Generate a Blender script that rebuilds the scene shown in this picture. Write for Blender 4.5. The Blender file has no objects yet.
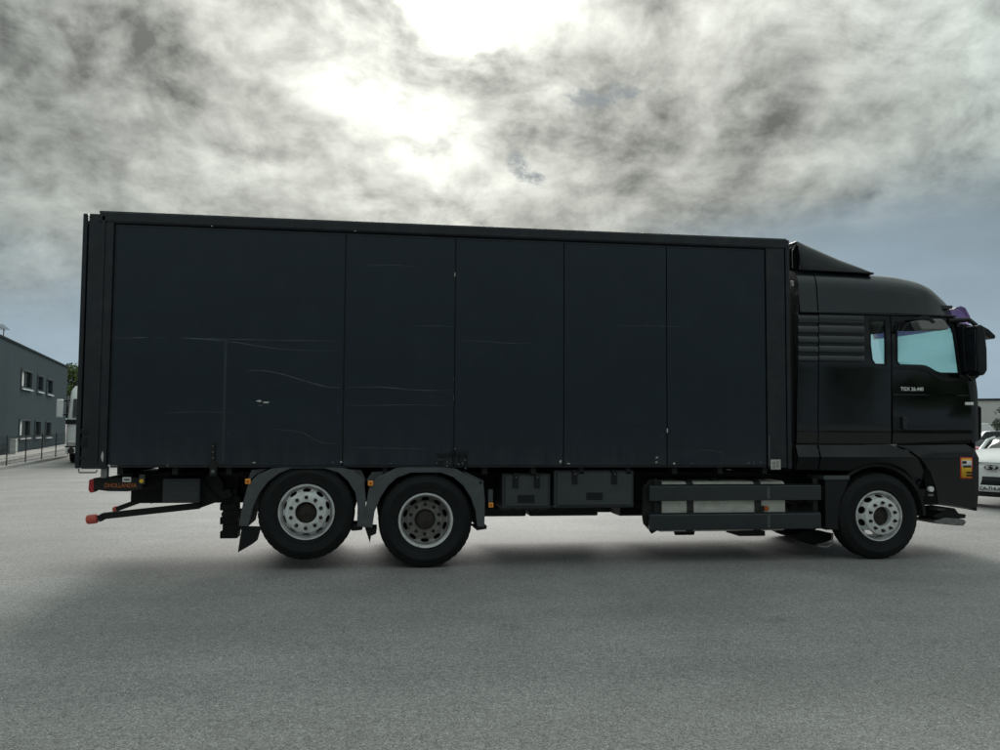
import bpy, bmesh, math, random
from mathutils import Vector, Matrix, noise
from mathutils.geometry import tessellate_polygon
R = math.radians
random.seed(7)
scene = bpy.context.scene
col = scene.collection

# ------------------------------------------------------------------ camera
F_PX, CAM_H, YAW, PITCH, ROLL = 870.0, 1.60, R(-8.57), R(3.29), R(0.39)
CAM = Vector((3.15, -9.79, CAM_H))
cam_rot = Matrix.Rotation(YAW, 3, 'Z') @ Matrix.Rotation(R(90) + PITCH, 3, 'X') @ Matrix.Rotation(ROLL, 3, 'Z')
cd = bpy.data.cameras.new('camera'); cam = bpy.data.objects.new('camera', cd); col.objects.link(cam)
cam.matrix_world = Matrix.Translation(CAM) @ cam_rot.to_4x4()
cd.sensor_width = 36; cd.lens = F_PX / 1000 * 36; cd.clip_start = 0.05; cd.clip_end = 5000
scene.camera = cam

def ray(px, py):
    return cam_rot @ Vector(((px - 500) / F_PX, -(py - 375) / F_PX, -1))
def T(px, py, y=0.0):                    # photo pixel -> (x, z) on the upright plane at depth y
    d = ray(px, py); t = (y - CAM.y) / d.y
    return (CAM.x + d.x * t, CAM.z + d.z * t)
def TX(px, y=0.0, py=400): return T(px, py, y)[0]
def TZ(py, px, y=0.0): return T(px, py, y)[1]
def TP(pts, y=0.0): return [T(a, b, y) for a, b in pts]
def G(px, py, z=0.0):                    # photo pixel -> point on the ground
    d = ray(px, py); t = (z - CAM.z) / d.z
    return Vector((CAM.x + d.x * t, CAM.y + d.y * t, z))

# ------------------------------------------------------------------ light
SUN = ray(462, 0).normalized()
EL = math.asin(SUN.z); AZ = math.atan2(SUN.x, SUN.y)
world = bpy.data.worlds.new('World'); scene.world = world; world.use_nodes = True
def build_world():
    nt = world.node_tree; nt.nodes.clear(); N = nt.nodes; L = nt.links
    def m(op, a, b=None, c=None, clamp=False):
        n = N.new('ShaderNodeMath'); n.operation = op; n.use_clamp = clamp
        for i, v in enumerate((a, b, c)):
            if v is None: continue
            if isinstance(v, (int, float)): n.inputs[i].default_value = v
            else: L.new(v, n.inputs[i])
        return n.outputs[0]
    def vm(op, a, b=None, out=0):
        n = N.new('ShaderNodeVectorMath'); n.operation = op
        for i, v in enumerate((a, b)):
            if v is None: continue
            if isinstance(v, (tuple, Vector)): n.inputs[i].default_value = v
            else: L.new(v, n.inputs[i])
        return n.outputs['Value'] if op in ('DOT_PRODUCT', 'LENGTH') else n.outputs[0]
    def sm(v, a, b, o0=0.0, o1=1.0):
        n = N.new('ShaderNodeMapRange'); n.interpolation_type = 'SMOOTHSTEP'
        L.new(v, n.inputs['Value'])
        for k, x in (('From Min', a), ('From Max', b), ('To Min', o0), ('To Max', o1)): n.inputs[k].default_value = x
        return n.outputs['Result']
    def fbm(vec, scale, detail, rough, out='Fac', dist=0.0):
        n = N.new('ShaderNodeTexNoise'); n.noise_dimensions = '3D'
        L.new(vec, n.inputs['Vector']); n.inputs['Scale'].default_value = scale
        n.inputs['Detail'].default_value = detail; n.inputs['Roughness'].default_value = rough
        n.inputs['Distortion'].default_value = dist
        return n.outputs[out]
    def mixc(f, a, b):
        n = N.new('ShaderNodeMix'); n.data_type = 'RGBA'
        L.new(f, n.inputs['Factor'])
        for i, v in ((6, a), (7, b)):
            if isinstance(v, tuple): n.inputs[i].default_value = (*v, 1)
            else: L.new(v, n.inputs[i])
        return n.outputs[2]
    tc = N.new('ShaderNodeTexCoord'); d = vm('NORMALIZE', tc.outputs['Generated'])
    sp = N.new('ShaderNodeSeparateXYZ'); L.new(d, sp.inputs[0])
    z = m('MAXIMUM', sp.outputs[2], 0.0)
    q = m('ADD', z, 0.55)
    cx = m('DIVIDE', sp.outputs[0], q); cy = m('DIVIDE', sp.outputs[1], q)
    cb = N.new('ShaderNodeCombineXYZ'); L.new(cx, cb.inputs[0]); L.new(cy, cb.inputs[1]); cb.inputs[2].default_value = SEED
    p0 = cb.outputs[0]
    w = vm('SUBTRACT', fbm(p0, 5.0, 2, .5, 'Color'), (.5, .5, .5))
    sc = N.new('ShaderNodeVectorMath'); sc.operation = 'SCALE'; L.new(w, sc.inputs[0]); sc.inputs['Scale'].default_value = .075
    p = vm('ADD', p0, sc.outputs[0])
    big = fbm(p, 2.3, 2, .5)
    med = fbm(p, 7.4, 10, .61)
    sd = Vector((SUN.x, SUN.y)) / (SUN.z + .55)
    # same clouds sampled a little nearer the sun: edges that face it are lit
    tosun = vm('NORMALIZE', vm('SUBTRACT', (sd.x, sd.y, SEED), p0))
    s2 = N.new('ShaderNodeVectorMath'); s2.operation = 'SCALE'; L.new(tosun, s2.inputs[0]); s2.inputs['Scale'].default_value = .028
    med2 = fbm(vm('ADD', p, s2.outputs[0]), 7.4, 6, .61)
    dens = m('ADD', m('MULTIPLY', big, .52), m('MULTIPLY', med, .52))
    emb = m('MULTIPLY', m('SUBTRACT', med, med2), 2.6)
    # the few openings in the deck
    hole = None
    for hx, hy, rad, amt in HOLES:
        hd = ray(hx, hy).normalized()
        off = m('SUBTRACT', vm('DOT_PRODUCT', d, hd), 1.0)
        g = m('MULTIPLY', m('EXPONENT', m('MULTIPLY', off, 2.0 / rad ** 2)), amt)
        hole = g if hole is None else m('ADD', hole, g)
    fine = fbm(p, 26.0, 6, .66)
    opening = sm(m('ADD', m('MINIMUM', m('MULTIPLY', hole, 2.2), .62), m('MULTIPLY', m('SUBTRACT', fine, .5), 1.5)), .40, .86)
    cover = m('SUBTRACT', 1.0, opening)
    shade = m('ADD', sm(dens, .42, .68, 1.0, .38), emb)
    shade = m('MAXIMUM', shade, .26)
    dot = m('MAXIMUM', vm('DOT_PRODUCT', d, SUN), 0.0)
    thin = sm(dens, .40, .72, 1.0, .30)
    g1 = m('POWER', dot, 9.0); g2 = m('POWER', dot, 60.0); g3 = m('POWER', dot, 800.0)
    glow = m('ADD', m('ADD', m('MULTIPLY', g1, GLOW[0]), m('MULTIPLY', m('MULTIPLY', g2, GLOW[1]), thin)), m('MULTIPLY', g3, GLOW[2]))
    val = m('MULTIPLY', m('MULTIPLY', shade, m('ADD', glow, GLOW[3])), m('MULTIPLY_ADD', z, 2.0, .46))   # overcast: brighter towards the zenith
    ccol = mixc(sm(dot, .75, 1.0), (.845, .985, .945), (.985, 1.0, .915))
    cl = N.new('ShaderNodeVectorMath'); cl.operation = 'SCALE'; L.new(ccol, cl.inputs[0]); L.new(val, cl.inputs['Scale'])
    # low, distant stratus: smooth and blue-grey
    lown = fbm(vm('MULTIPLY', d, (2.5, 2.5, 9.0)), 2.0, 3, .5)
    st = m('EXPONENT', m('MULTIPLY', m('SUBTRACT', vm('DOT_PRODUCT', d, ray(960, 330).normalized()), 1.0), 2.0 / .21 ** 2))
    zz = m('SUBTRACT', m('ADD', z, m('MULTIPLY', m('SUBTRACT', lown, .5), .20)), m('MULTIPLY', st, .20))
    low = m('MULTIPLY', sm(zz, .04, .22, 1.0, 0.0), .95)
    lowc = mixc(sm(z, .0, .3), LOWC[0], LOWC[1])
    lv = N.new('ShaderNodeVectorMath'); lv.operation = 'SCALE'; L.new(lowc, lv.inputs[0])
    L.new(m('MULTIPLY', m('ADD', .78, m('MULTIPLY', lown, .44)), m('ADD', .80, m('MULTIPLY', g1, .8))), lv.inputs['Scale'])
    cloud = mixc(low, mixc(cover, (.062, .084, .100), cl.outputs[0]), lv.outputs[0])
    sky = N.new('ShaderNodeTexSky'); sky.sky_type = 'NISHITA'; sky.sun_disc = False
    sky.sun_elevation = EL; sky.sun_rotation = AZ; sky.dust_density = 1.5; sky.air_density = 1.0
    b1 = N.new('ShaderNodeBackground'); L.new(sky.outputs[0], b1.inputs[0]); b1.inputs[1].default_value = .05
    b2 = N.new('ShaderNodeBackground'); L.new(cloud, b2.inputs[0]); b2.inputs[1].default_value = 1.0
    veil = m('MULTIPLY_ADD', m('MAXIMUM', cover, low), .05, .95)
    mx = N.new('ShaderNodeMixShader'); L.new(veil, mx.inputs[0])
    L.new(b1.outputs[0], mx.inputs[1]); L.new(b2.outputs[0], mx.inputs[2])
    out = N.new('ShaderNodeOutputWorld'); L.new(mx.outputs[0], out.inputs[0])
SEED = 95.5
HOLES = [(x, y, r, a) for x, y, r, a in ((562, 97, .017, .16), (585, 100, .022, .24), (607, 98, .02, .24), (632, 92, .018, .22), (660, 86, .018, .22), (688, 80, .015, .14), (512, 160, .014, .22), (530, 172, .022, .28), (545, 183, .012, .14), (97, 66, .02, .18), (495, 78, .01, .12), (525, 74, .01, .12), (435, 38, .012, .1), (805, 48, .014, .12))]
GLOW = (.11, .24, 1.2, .172)
LOWC = ((.16, .208, .245), (.086, .112, .130))
build_world()
world.cycles.sampling_method = 'MANUAL'; world.cycles.sample_map_resolution = 512
sl = bpy.data.lights.new('sun', 'SUN'); sl.energy = 1.1; sl.angle = R(34); sl.color = (1, .975, .92)
so = bpy.data.objects.new('sun', sl); col.objects.link(so); so.location = SUN * 60
so.rotation_euler = SUN.to_track_quat('Z', 'Y').to_euler()
vs = scene.view_settings; vs.view_transform = 'Standard'; vs.look = 'None'; vs.exposure = 1.32; vs.gamma = 1; vs.use_curve_mapping = False

# ------------------------------------------------------------------ materials
MATS = {}
def pmat(name, c, rough=.5, metal=0.0, var=.22, scale=6.0, bump=0.0, bscale=60.0, coat=0.0, dirt=None, dscale=3.0, spec=.5, emis=None, stretch=None):
    mt = bpy.data.materials.new(name); mt.use_nodes = True; nt = mt.node_tree; N = nt.nodes; L = nt.links
    b = N['Principled BSDF']; b.inputs['Metallic'].default_value = metal
    b.inputs['Coat Weight'].default_value = coat; b.inputs['Coat Roughness'].default_value = .04
    b.inputs['Specular IOR Level'].default_value = spec
    tc = N.new('ShaderNodeTexCoord'); v = tc.outputs['Object']
    if stretch:
        mp = N.new('ShaderNodeMapping'); L.new(v, mp.inputs[0]); mp.inputs['Scale'].default_value = stretch; v = mp.outputs[0]
    n = N.new('ShaderNodeTexNoise'); L.new(v, n.inputs['Vector']); n.inputs['Scale'].default_value = scale; n.inputs['Detail'].default_value = 7; n.inputs['Roughness'].default_value = .62
    r = N.new('ShaderNodeMapRange'); L.new(n.outputs[0], r.inputs[0]); r.inputs[1].default_value = .3; r.inputs[2].default_value = .7
    mx = N.new('ShaderNodeMix'); mx.data_type = 'RGBA'; L.new(r.outputs[0], mx.inputs[0])
    mx.inputs[6].default_value = (*[x * (1 - var) for x in c], 1); mx.inputs[7].default_value = (*[min(1, x * (1 + var)) for x in c], 1)
    cc = mx.outputs[2]
    if dirt:
        n2 = N.new('ShaderNodeTexNoise'); L.new(tc.outputs['Object'], n2.inputs['Vector']); n2.inputs['Scale'].default_value = dscale; n2.inputs['Detail'].default_value = 9; n2.inputs['Roughness'].default_value = .7
        r2 = N.new('ShaderNodeMapRange'); L.new(n2.outputs[0], r2.inputs[0]); r2.inputs[1].default_value = .48; r2.inputs[2].default_value = .72; r2.inputs[4].default_value = dirt[3]
        m2 = N.new('ShaderNodeMix'); m2.data_type = 'RGBA'; L.new(r2.outputs[0], m2.inputs[0]); L.new(cc, m2.inputs[6]); m2.inputs[7].default_value = (*dirt[:3], 1)
        cc = m2.outputs[2]
    L.new(cc, b.inputs['Base Color'])
    r3 = N.new('ShaderNodeMapRange'); L.new(n.outputs[0], r3.inputs[0]); r3.inputs[3].default_value = max(0, rough - .07); r3.inputs[4].default_value = min(1, rough + .09)
    L.new(r3.outputs[0], b.inputs['Roughness'])
    if bump:
        n3 = N.new('ShaderNodeTexNoise'); L.new(v, n3.inputs['Vector']); n3.inputs['Scale'].default_value = bscale; n3.inputs['Detail'].default_value = 4
        bp = N.new('ShaderNodeBump'); L.new(n3.outputs[0], bp.inputs['Height']); bp.inputs['Strength'].default_value = bump; bp.inputs['Distance'].default_value = .01
        L.new(bp.outputs[0], b.inputs['Normal'])
    if emis:
        b.inputs['Emission Color'].default_value = (*emis[:3], 1); b.inputs['Emission Strength'].default_value = emis[3]
    MATS[name] = mt
    return mt
def glass(name, tint, rough=.02):
    mt = bpy.data.materials.new(name); mt.use_nodes = True; nt = mt.node_tree; N = nt.nodes; L = nt.links
    for n in list(N):
        if n.type != 'OUTPUT_MATERIAL': N.remove(n)
    t = N.new('ShaderNodeBsdfTransparent'); t.inputs[0].default_value = (*tint, 1)
    g = N.new('ShaderNodeBsdfGlossy'); g.inputs[1].default_value = rough
    lw = N.new('ShaderNodeLayerWeight'); lw.inputs[0].default_value = .5
    p5 = N.new('ShaderNodeMath'); p5.operation = 'POWER'; L.new(lw.outputs['Facing'], p5.inputs[0]); p5.inputs[1].default_value = 5
    f = N.new('ShaderNodeMath'); f.operation = 'MULTIPLY_ADD'; L.new(p5.outputs[0], f.inputs[0]); f.inputs[1].default_value = .9; f.inputs[2].default_value = .03
    m = N.new('ShaderNodeMixShader'); L.new(f.outputs[0], m.inputs[0]); L.new(t.outputs[0], m.inputs[1]); L.new(g.outputs[0], m.inputs[2])
    L.new(m.outputs[0], N['Material Output'].inputs[0]); MATS[name] = mt
    return mt
dust = (.10, .10, .095)
navy = pmat('navy', (.0046, .0130, .0240), .34, spec=.42, var=.18, scale=1.4, bump=.10, bscale=1.6, dirt=(.016, .027, .036, .4), dscale=2.2, stretch=(.5, 1, 5))
pmat('navy_frame', (.0045, .0085, .0150), .40, var=.3, scale=3, dirt=(.05, .052, .055, .35), dscale=5)
pmat('paint_black', (.0008, .0018, .0042), .07, var=.1, scale=3, coat=.0, spec=.5)
pmat('spoiler_paint', (.036, .042, .046), .3, var=.12, scale=2.5)
pmat('paint_grey', (.0125, .0185, .025), .30, var=.12, scale=2.5, coat=.25, dirt=(.04, .042, .045, .25), dscale=4)
pmat('plastic', (.006, .0075, .0095), .42, var=.2, scale=8, dirt=(.02, .021, .022, .3), spec=.35)
pmat('fender', (.072, .078, .089), .55, var=.2, scale=7, bump=.15, dirt=(.12, .12, .115, .4), dscale=6)
pmat('locker', (.040, .047, .053), .5, var=.15, scale=5, bump=.1, dirt=(.09, .09, .085, .4), dscale=4)
pmat('under', (.006, .0065, .007), .7, var=.4, scale=6, dirt=(.02, .02, .019, .3))
pmat('rubber', (.0052, .0062, .0075), .68, var=.3, scale=12, bump=.2, bscale=50, dirt=(.018, .02, .022, .5), dscale=5, spec=.35)
pmat('rim_silver', (.80, .81, .82), .42, .2, var=.10, scale=9, dirt=(.20, .185, .165, .7), dscale=9)
pmat('rim_worn', (.30, .29, .28), .5, .4, var=.3, scale=14, dirt=(.12, .115, .11, .7), dscale=12)
pmat('hub', (.036, .029, .024), .55, .3, var=.5, scale=20, bump=.3)
pmat('alu', (.90, .89, .82), .5, .1, var=.12, scale=5, dirt=(.45, .43, .38, .5), dscale=5, stretch=(1, 1, 4))
pmat('steel', (.22, .22, .22), .45, .6, var=.3, scale=20, dirt=(.10, .07, .05, .5))
pmat('strap', (.06, .06, .058), .5, .3)
pmat('amber', (1.0, .36, .05), .35, var=.1, spec=.6)
pmat('amber_dark', (.55, .11, .01), .35, var=.1)
pmat('red_lens', (.42, .012, .02), .25, var=.1, coat=.4)
pmat('red_cap', (.62, .10, .075), .5, var=.15, scale=12)
pmat('white_print', (.78, .79, .78), .4, var=.05)
pmat('white_paint', (.82, .83, .83), .3, var=.05, coat=.4)
pmat('orange_print', (.42, .12, .03), .5, var=.1)
pmat('yellow_print', (.88, .52, .03), .45, var=.05)
pmat('red_print', (.72, .06, .04), .45, var=.05)
pmat('black_print', (.01, .01, .01), .5, var=.1)
pmat('navy_light', (.019, .029, .040), .4)
pmat('scratch', (.105, .12, .13), .6, var=.35, scale=40)
pmat('scratch_pale', (.50, .50, .48), .6, var=.35, scale=40)
pmat('mirror_cover', (.20, .20, .20), .45, var=.1)
pmat('mirror_glass', (.75, .78, .8), .03, 1.0, var=.02)
pmat('interior', (.045, .047, .05), .8, var=.2)
pmat('cladding', (.078, .098, .107), .55, var=.05, scale=.8, dirt=(.092, .113, .122, .5), dscale=.35, spec=.0, stretch=(3, 3, .15))
pmat('flashing', (.05, .06, .065), .6, spec=.0)
pmat('window_frame', (.10, .115, .12), .5, var=.1, spec=.0)
pmat('dark_glass', (.012, .016, .02), .06, var=.2, spec=.8)
pmat('blind', (.62, .66, .62), .6, var=.25, scale=2)
pmat('concrete', (.48, .47, .44), .8, var=.15, scale=3, bump=.2)
pmat('wire', (.05, .055, .06), .5, .3)
pmat('bark', (.05, .04, .03), .9, var=.4, scale=8, bump=.5, bscale=20)
pmat('leaf', (.08, .12, .03), .6, var=.5, scale=1.5)
pmat('leaf_grey', (.11, .13, .095), .6, var=.4, scale=1.5)
pmat('warehouse', (.62, .61, .58), .6, var=.06, scale=.3)
pmat('red_paint', (.48, .10, .10), .3, coat=.4, var=.05)
pmat('grey_paint', (.16, .18, .2), .3, coat=.4, var=.05)
pmat('chrome', (.6, .6, .6), .2, .9, var=.1)
pmat('visor_seat', (.03, .032, .036), .8)
def road_dirt(mt, z0, z1, colr, amt):
    nt = mt.node_tree; N = nt.nodes; L = nt.links; b = N['Principled BSDF']; src = b.inputs['Base Color'].links[0].from_socket
    g = N.new('ShaderNodeNewGeometry'); sx = N.new('ShaderNodeSeparateXYZ'); L.new(g.outputs['Position'], sx.inputs[0])
    mp = N.new('ShaderNodeMapping'); L.new(g.outputs['Position'], mp.inputs[0]); mp.inputs['Scale'].default_value = (5, 1, .9)
    n = N.new('ShaderNodeTexNoise'); L.new(mp.outputs[0], n.inputs['Vector']); n.inputs['Scale'].default_value = 1.6; n.inputs['Detail'].default_value = 8; n.inputs['Roughness'].default_value = .7
    r = N.new('ShaderNodeMapRange'); L.new(sx.outputs[2], r.inputs[0]); r.inputs[1].default_value = z0; r.inputs[2].default_value = z1; r.inputs[3].default_value = 1; r.inputs[4].default_value = 0
    p = N.new('ShaderNodeMath'); p.operation = 'POWER'; L.new(r.outputs[0], p.inputs[0]); p.inputs[1].default_value = 2.5
    q = N.new('ShaderNodeMapRange'); L.new(n.outputs[0], q.inputs[0]); q.inputs[1].default_value = .35; q.inputs[2].default_value = .75; q.inputs[4].default_value = amt
    k = N.new('ShaderNodeMath'); k.operation = 'MULTIPLY'; L.new(p.outputs[0], k.inputs[0]); L.new(q.outputs[0], k.inputs[1])
    m = N.new('ShaderNodeMix'); m.data_type = 'RGBA'; L.new(k.outputs[0], m.inputs[0]); L.new(src, m.inputs[6]); m.inputs[7].default_value = (*colr, 1); L.new(m.outputs[2], b.inputs['Base Color'])
road_dirt(navy, 1.1, 2.0, (.07, .075, .078), .5)
glass('cab_glass', (.785, .925, .895))
glass('violet_glass', (.50, .40, .58), .1)
glass('car_glass', (.55, .62, .62))

def asphalt():
    mt = bpy.data.materials.new('asphalt'); mt.use_nodes = True; nt = mt.node_tree; N = nt.nodes; L = nt.links
    b = N['Principled BSDF']; tc = N.new('ShaderNodeTexCoord'); v = tc.outputs['Object']
    def noi(s, d, r, vec=v):
        n = N.new('ShaderNodeTexNoise'); L.new(vec, n.inputs['Vector']); n.inputs['Scale'].default_value = s; n.inputs['Detail'].default_value = d; n.inputs['Roughness'].default_value = r; return n.outputs[0]
    def mr(x, a, b_, c=0.0, d=1.0):
        n = N.new('ShaderNodeMapRange'); L.new(x, n.inputs[0]); n.inputs[1].default_value = a; n.inputs[2].default_value = b_; n.inputs[3].default_value = c; n.inputs[4].default_value = d; return n.outputs[0]
    def mul(a, c):
        n = N.new('ShaderNodeMath'); n.operation = 'MULTIPLY'; L.new(a, n.inputs[0])
        if isinstance(c, float): n.inputs[1].default_value = c
        else: L.new(c, n.inputs[1])
        return n.outputs[0]
    vo = N.new('ShaderNodeTexVoronoi'); L.new(v, vo.inputs['Vector']); vo.inputs['Scale'].default_value = 125; vo.inputs['Randomness'].default_value = 1
    sp = N.new('ShaderNodeSeparateColor'); L.new(vo.outputs['Color'], sp.inputs[0])
    vo2 = N.new('ShaderNodeTexVoronoi'); L.new(v, vo2.inputs['Vector']); vo2.inputs['Scale'].default_value = 34
    sp2 = N.new('ShaderNodeSeparateColor'); L.new(vo2.outputs['Color'], sp2.inputs[0])
    grain = mr(sp.outputs[0], 0, 1, .48, 1.52)
    pale = mr(sp.outputs[1], .97, 1.0, 1.0, 1.9)
    clump = mr(noi(20, 5, .65), .3, .7, .84, 1.16)
    patch = mr(noi(.55, 6, .6), .3, .7, .83, 1.17)
    wide = mr(noi(.09, 4, .5), .3, .7, .88, 1.12)
    mp = N.new('ShaderNodeMapping'); L.new(v, mp.inputs[0]); mp.inputs['Scale'].default_value = (.16, .75, 1); mp.inputs['Rotation'].default_value = (0, 0, R(14))
    streak = mr(noi(1.0, 6, .6, mp.outputs[0]), .35, .65, .90, 1.10)
    stain = mr(noi(1.3, 3, .5), .66, .74, 1.0, .82)
    crev = mr(vo.outputs['Distance'], .0, .55, 1.12, .72)
    val = mul(mul(mul(mul(mul(mul(mul(grain, pale), clump), patch), wide), streak), stain), crev)
    cm = N.new('ShaderNodeVectorMath'); cm.operation = 'SCALE'; cm.inputs[0].default_value = ASPHALT; L.new(val, cm.inputs['Scale'])
    L.new(cm.outputs[0], b.inputs['Base Color'])
    b.inputs['Roughness'].default_value = .72; b.inputs['Specular IOR Level'].default_value = .5
    bp = N.new('ShaderNodeBump'); L.new(vo.outputs['Distance'], bp.inputs['Height']); bp.invert = True; bp.inputs['Strength'].default_value = .45; bp.inputs['Distance'].default_value = .006
    bp2 = N.new('ShaderNodeBump'); L.new(noi(20, 5, .65), bp2.inputs['Height']); bp2.inputs['Strength'].default_value = .3; bp2.inputs['Distance'].default_value = .01
    L.new(bp.outputs[0], bp2.inputs['Normal']); L.new(bp2.outputs[0], b.inputs['Normal'])
    MATS['asphalt'] = mt
ASPHALT = (.312, .307, .300)
asphalt()

# ------------------------------------------------------------------ builders
WORLD_ROOTS = {}
def tag(o, label=None, cat=None, group=None, kind=None):
    if label: o['label'] = label
    if cat: o['category'] = cat
    if group: o['group'] = group
    if kind: o['kind'] = kind
    return o
def thing(name, label, cat, loc=(0, 0, 0), rz=0, group=None, world_coords=False):
    o = bpy.data.objects.new(name, None); col.objects.link(o); o.location = loc; o.rotation_euler = (0, 0, rz)
    o.empty_display_size = .3
    tag(o, label, cat, group)
    if world_coords: WORLD_ROOTS[o.name] = Matrix.Translation(-Vector(loc))
    return o
def attach(o, parent):
    if parent is not None:
        o.parent = parent
        if parent.name in WORLD_ROOTS: o.matrix_parent_inverse = WORLD_ROOTS[parent.name]
class MB:
    def __init__(s): s.v = []; s.f = []
    def add(s, vs, fs):
        b = len(s.v); s.v += [tuple(p) for p in vs]; s.f += [tuple(i + b for i in f) for f in fs]; return s
    def box(s, x0, x1, y0, y1, z0, z1):
        return s.add([(x, y, z) for z in (z0, z1) for y in (y0, y1) for x in (x0, x1)],
                     [(0, 1, 3, 2), (4, 5, 7, 6), (0, 1, 5, 4), (2, 3, 7, 6), (0, 2, 6, 4), (1, 3, 7, 5)])
    def _prism(s, poly, holes, a, b, mk):
        loops = [list(poly)] + [list(h) for h in holes]
        flat = [p for l in loops for p in l]; n = len(flat)
        if holes: tris = tessellate_polygon([[Vector((p[0], p[1], 0)) for p in l] for l in loops])
        else: tris = [tuple(range(n))]
        vs = [mk(p, a) for p in flat] + [mk(p, b) for p in flat]
        fs = [tuple(t) for t in tris] + [tuple(i + n for i in reversed(t)) for t in tris]
        k = 0
        for l in loops:
            m = len(l)
            for i in range(m):
                j = (i + 1) % m; fs.append((k + i, k + j, k + j + n, k + i + n))
            k += m
        return s.add(vs, fs)
    def prism_y(s, poly, y0, y1, holes=()): return s._prism(poly, holes, y0, y1, lambda p, t: (p[0], t, p[1]))
    def prism_x(s, poly, x0, x1, holes=()): return s._prism(poly, holes, x0, x1, lambda p, t: (t, p[0], p[1]))
    def prism_z(s, poly, z0, z1, holes=()): return s._prism(poly, holes, z0, z1, lambda p, t: (p[0], p[1], t))
    def cyl(s, p0, p1, r, n=14, r2=None):
        p0 = Vector(p0); p1 = Vector(p1); d = (p1 - p0).normalized(); r2 = r if r2 is None else r2
        a = d.orthogonal().normalized(); b = d.cross(a)
        vs = [p0 + (a * math.cos(2 * math.pi * i / n) + b * math.sin(2 * math.pi * i / n)) * r for i in range(n)]
        vs += [p1 + (a * math.cos(2 * math.pi * i / n) + b * math.sin(2 * math.pi * i / n)) * r2 for i in range(n)]
        return s.add(vs, [(i, (i + 1) % n, (i + 1) % n + n, i + n) for i in range(n)] + [tuple(range(n)), tuple(range(2 * n - 1, n - 1, -1))])
    def tube(s, pts, r, n=8):
        pts = [Vector(p) for p in pts]; base = len(s.v); rings = []
        up = None
        for i, p in enumerate(pts):
            d = (pts[min(i + 1, len(pts) - 1)] - pts[max(i - 1, 0)]).normalized()
            if up is None: up = d.orthogonal().normalized()
            a = (up - d * up.dot(d)).normalized(); b = d.cross(a); up = a
            rr = r[i] if isinstance(r, (list, tuple)) else r
            rings.append([p + (a * math.cos(2 * math.pi * k / n) + b * math.sin(2 * math.pi * k / n)) * rr for k in range(n)])
        vs = [q for rg in rings for q in rg]; fs = []
        for i in range(len(pts) - 1):
            for k in range(n): fs.append((i * n + k, i * n + (k + 1) % n, (i + 1) * n + (k + 1) % n, (i + 1) * n + k))
        fs += [tuple(range(n)), tuple(range(len(vs) - 1, len(vs) - n - 1, -1))]
        return s.add(vs, fs)
    def lathe(s, prof, cx, cz, n=64, rad=None, closed=False):      # profile (r, y) turned about an axis along y
        vs = []; m = len(prof)
        for i in range(n):
            a = 2 * math.pi * i / n
            for k, (r, y) in enumerate(prof):
                rr = rad(i, k, r) if rad else r
                vs.append((cx + rr * math.cos(a), y, cz + rr * math.sin(a)))
        fs = []
        for i in range(n):
            j = (i + 1) % n
            for k in range(m if closed else m - 1):
                l = (k + 1) % m; fs.append((i * m + k, j * m + k, j * m + l, i * m + l))
        return s.add(vs, fs)
    def loft(s, secs, cap=True, close=False):
        m = len(secs[0]); vs = [p for q in secs for p in q]; fs = []
        for i in range(len(secs) - 1):
            for k in range(m if close else m - 1):
                l = (k + 1) % m; fs.append((i * m + k, i * m + l, (i + 1) * m + l, (i + 1) * m + k))
        if cap: fs += [tuple(range(m)), tuple(range(len(vs) - 1, len(vs) - m - 1, -1))]
        return s.add(vs, fs)
    def build(s, name, mat, parent=None, bevel=0.0, smooth=32, seg=2, fn=None, subsurf=0, solid=0.0):
        me = bpy.data.meshes.new(name); bm = bmesh.new()
        vv = [bm.verts.new(p) for p in s.v]
        for f in s.f:
            if len(set(f)) < 3: continue
            try: bm.faces.new([vv[i] for i in f])
            except ValueError: pass
        bmesh.ops.remove_doubles(bm, verts=bm.verts, dist=1e-5)
        bmesh.ops.recalc_face_normals(bm, faces=bm.faces)
        if fn: fn(bm)
        bm.to_mesh(me); bm.free(); me.materials.append(MATS[mat])
        o = bpy.data.objects.new(name, me); col.objects.link(o); attach(o, parent)
        if smooth:
            me.shade_smooth(); me.set_sharp_from_angle(angle=R(smooth))
        if solid:
            md = o.modifiers.new('solid', 'SOLIDIFY'); md.thickness = solid; md.offset = 0
        if bevel:
            md = o.modifiers.new('bevel', 'BEVEL'); md.width = bevel; md.segments = seg; md.limit_method = 'ANGLE'; md.angle_limit = R(35); md.harden_normals = True
        if subsurf:
            md = o.modifiers.new('sub', 'SUBSURF'); md.levels = subsurf; md.render_levels = subsurf
        return o
def copy_part(o, parent, dx=Vector((0, 0, 0))):
    c = o.copy(); col.objects.link(c); c.parent = parent; c.location = Vector(o.location) + dx
    return c
def text_mesh(body, size, mat, parent, name, origin, right, up, depth=.0015, bold=0.0, sx=1.0, align='CENTER'):
    cu = bpy.data.curves.new('txt', 'FONT'); cu.body = body; cu.size = size; cu.align_x = align; cu.align_y = 'CENTER'
    cu.extrude = depth; cu.offset = bold; cu.resolution_u = 3
    t = bpy.data.objects.new('txt', cu); col.objects.link(t)
    dg = bpy.context.evaluated_depsgraph_get(); dg.update()
    me = bpy.data.meshes.new_from_object(t.evaluated_get(dg)); bpy.data.objects.remove(t)
    right = Vector(right).normalized(); up = Vector(up).normalized(); nn = right.cross(up)
    for v in me.vertices:
        v.co = Vector(origin) + right * v.co.x * sx + up * v.co.y + nn * v.co.z
    me.materials.clear(); me.materials.append(MATS[mat]); me.name = name
    o = bpy.data.objects.new(name, me); col.objects.link(o); attach(o, parent)
    return o
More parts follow.
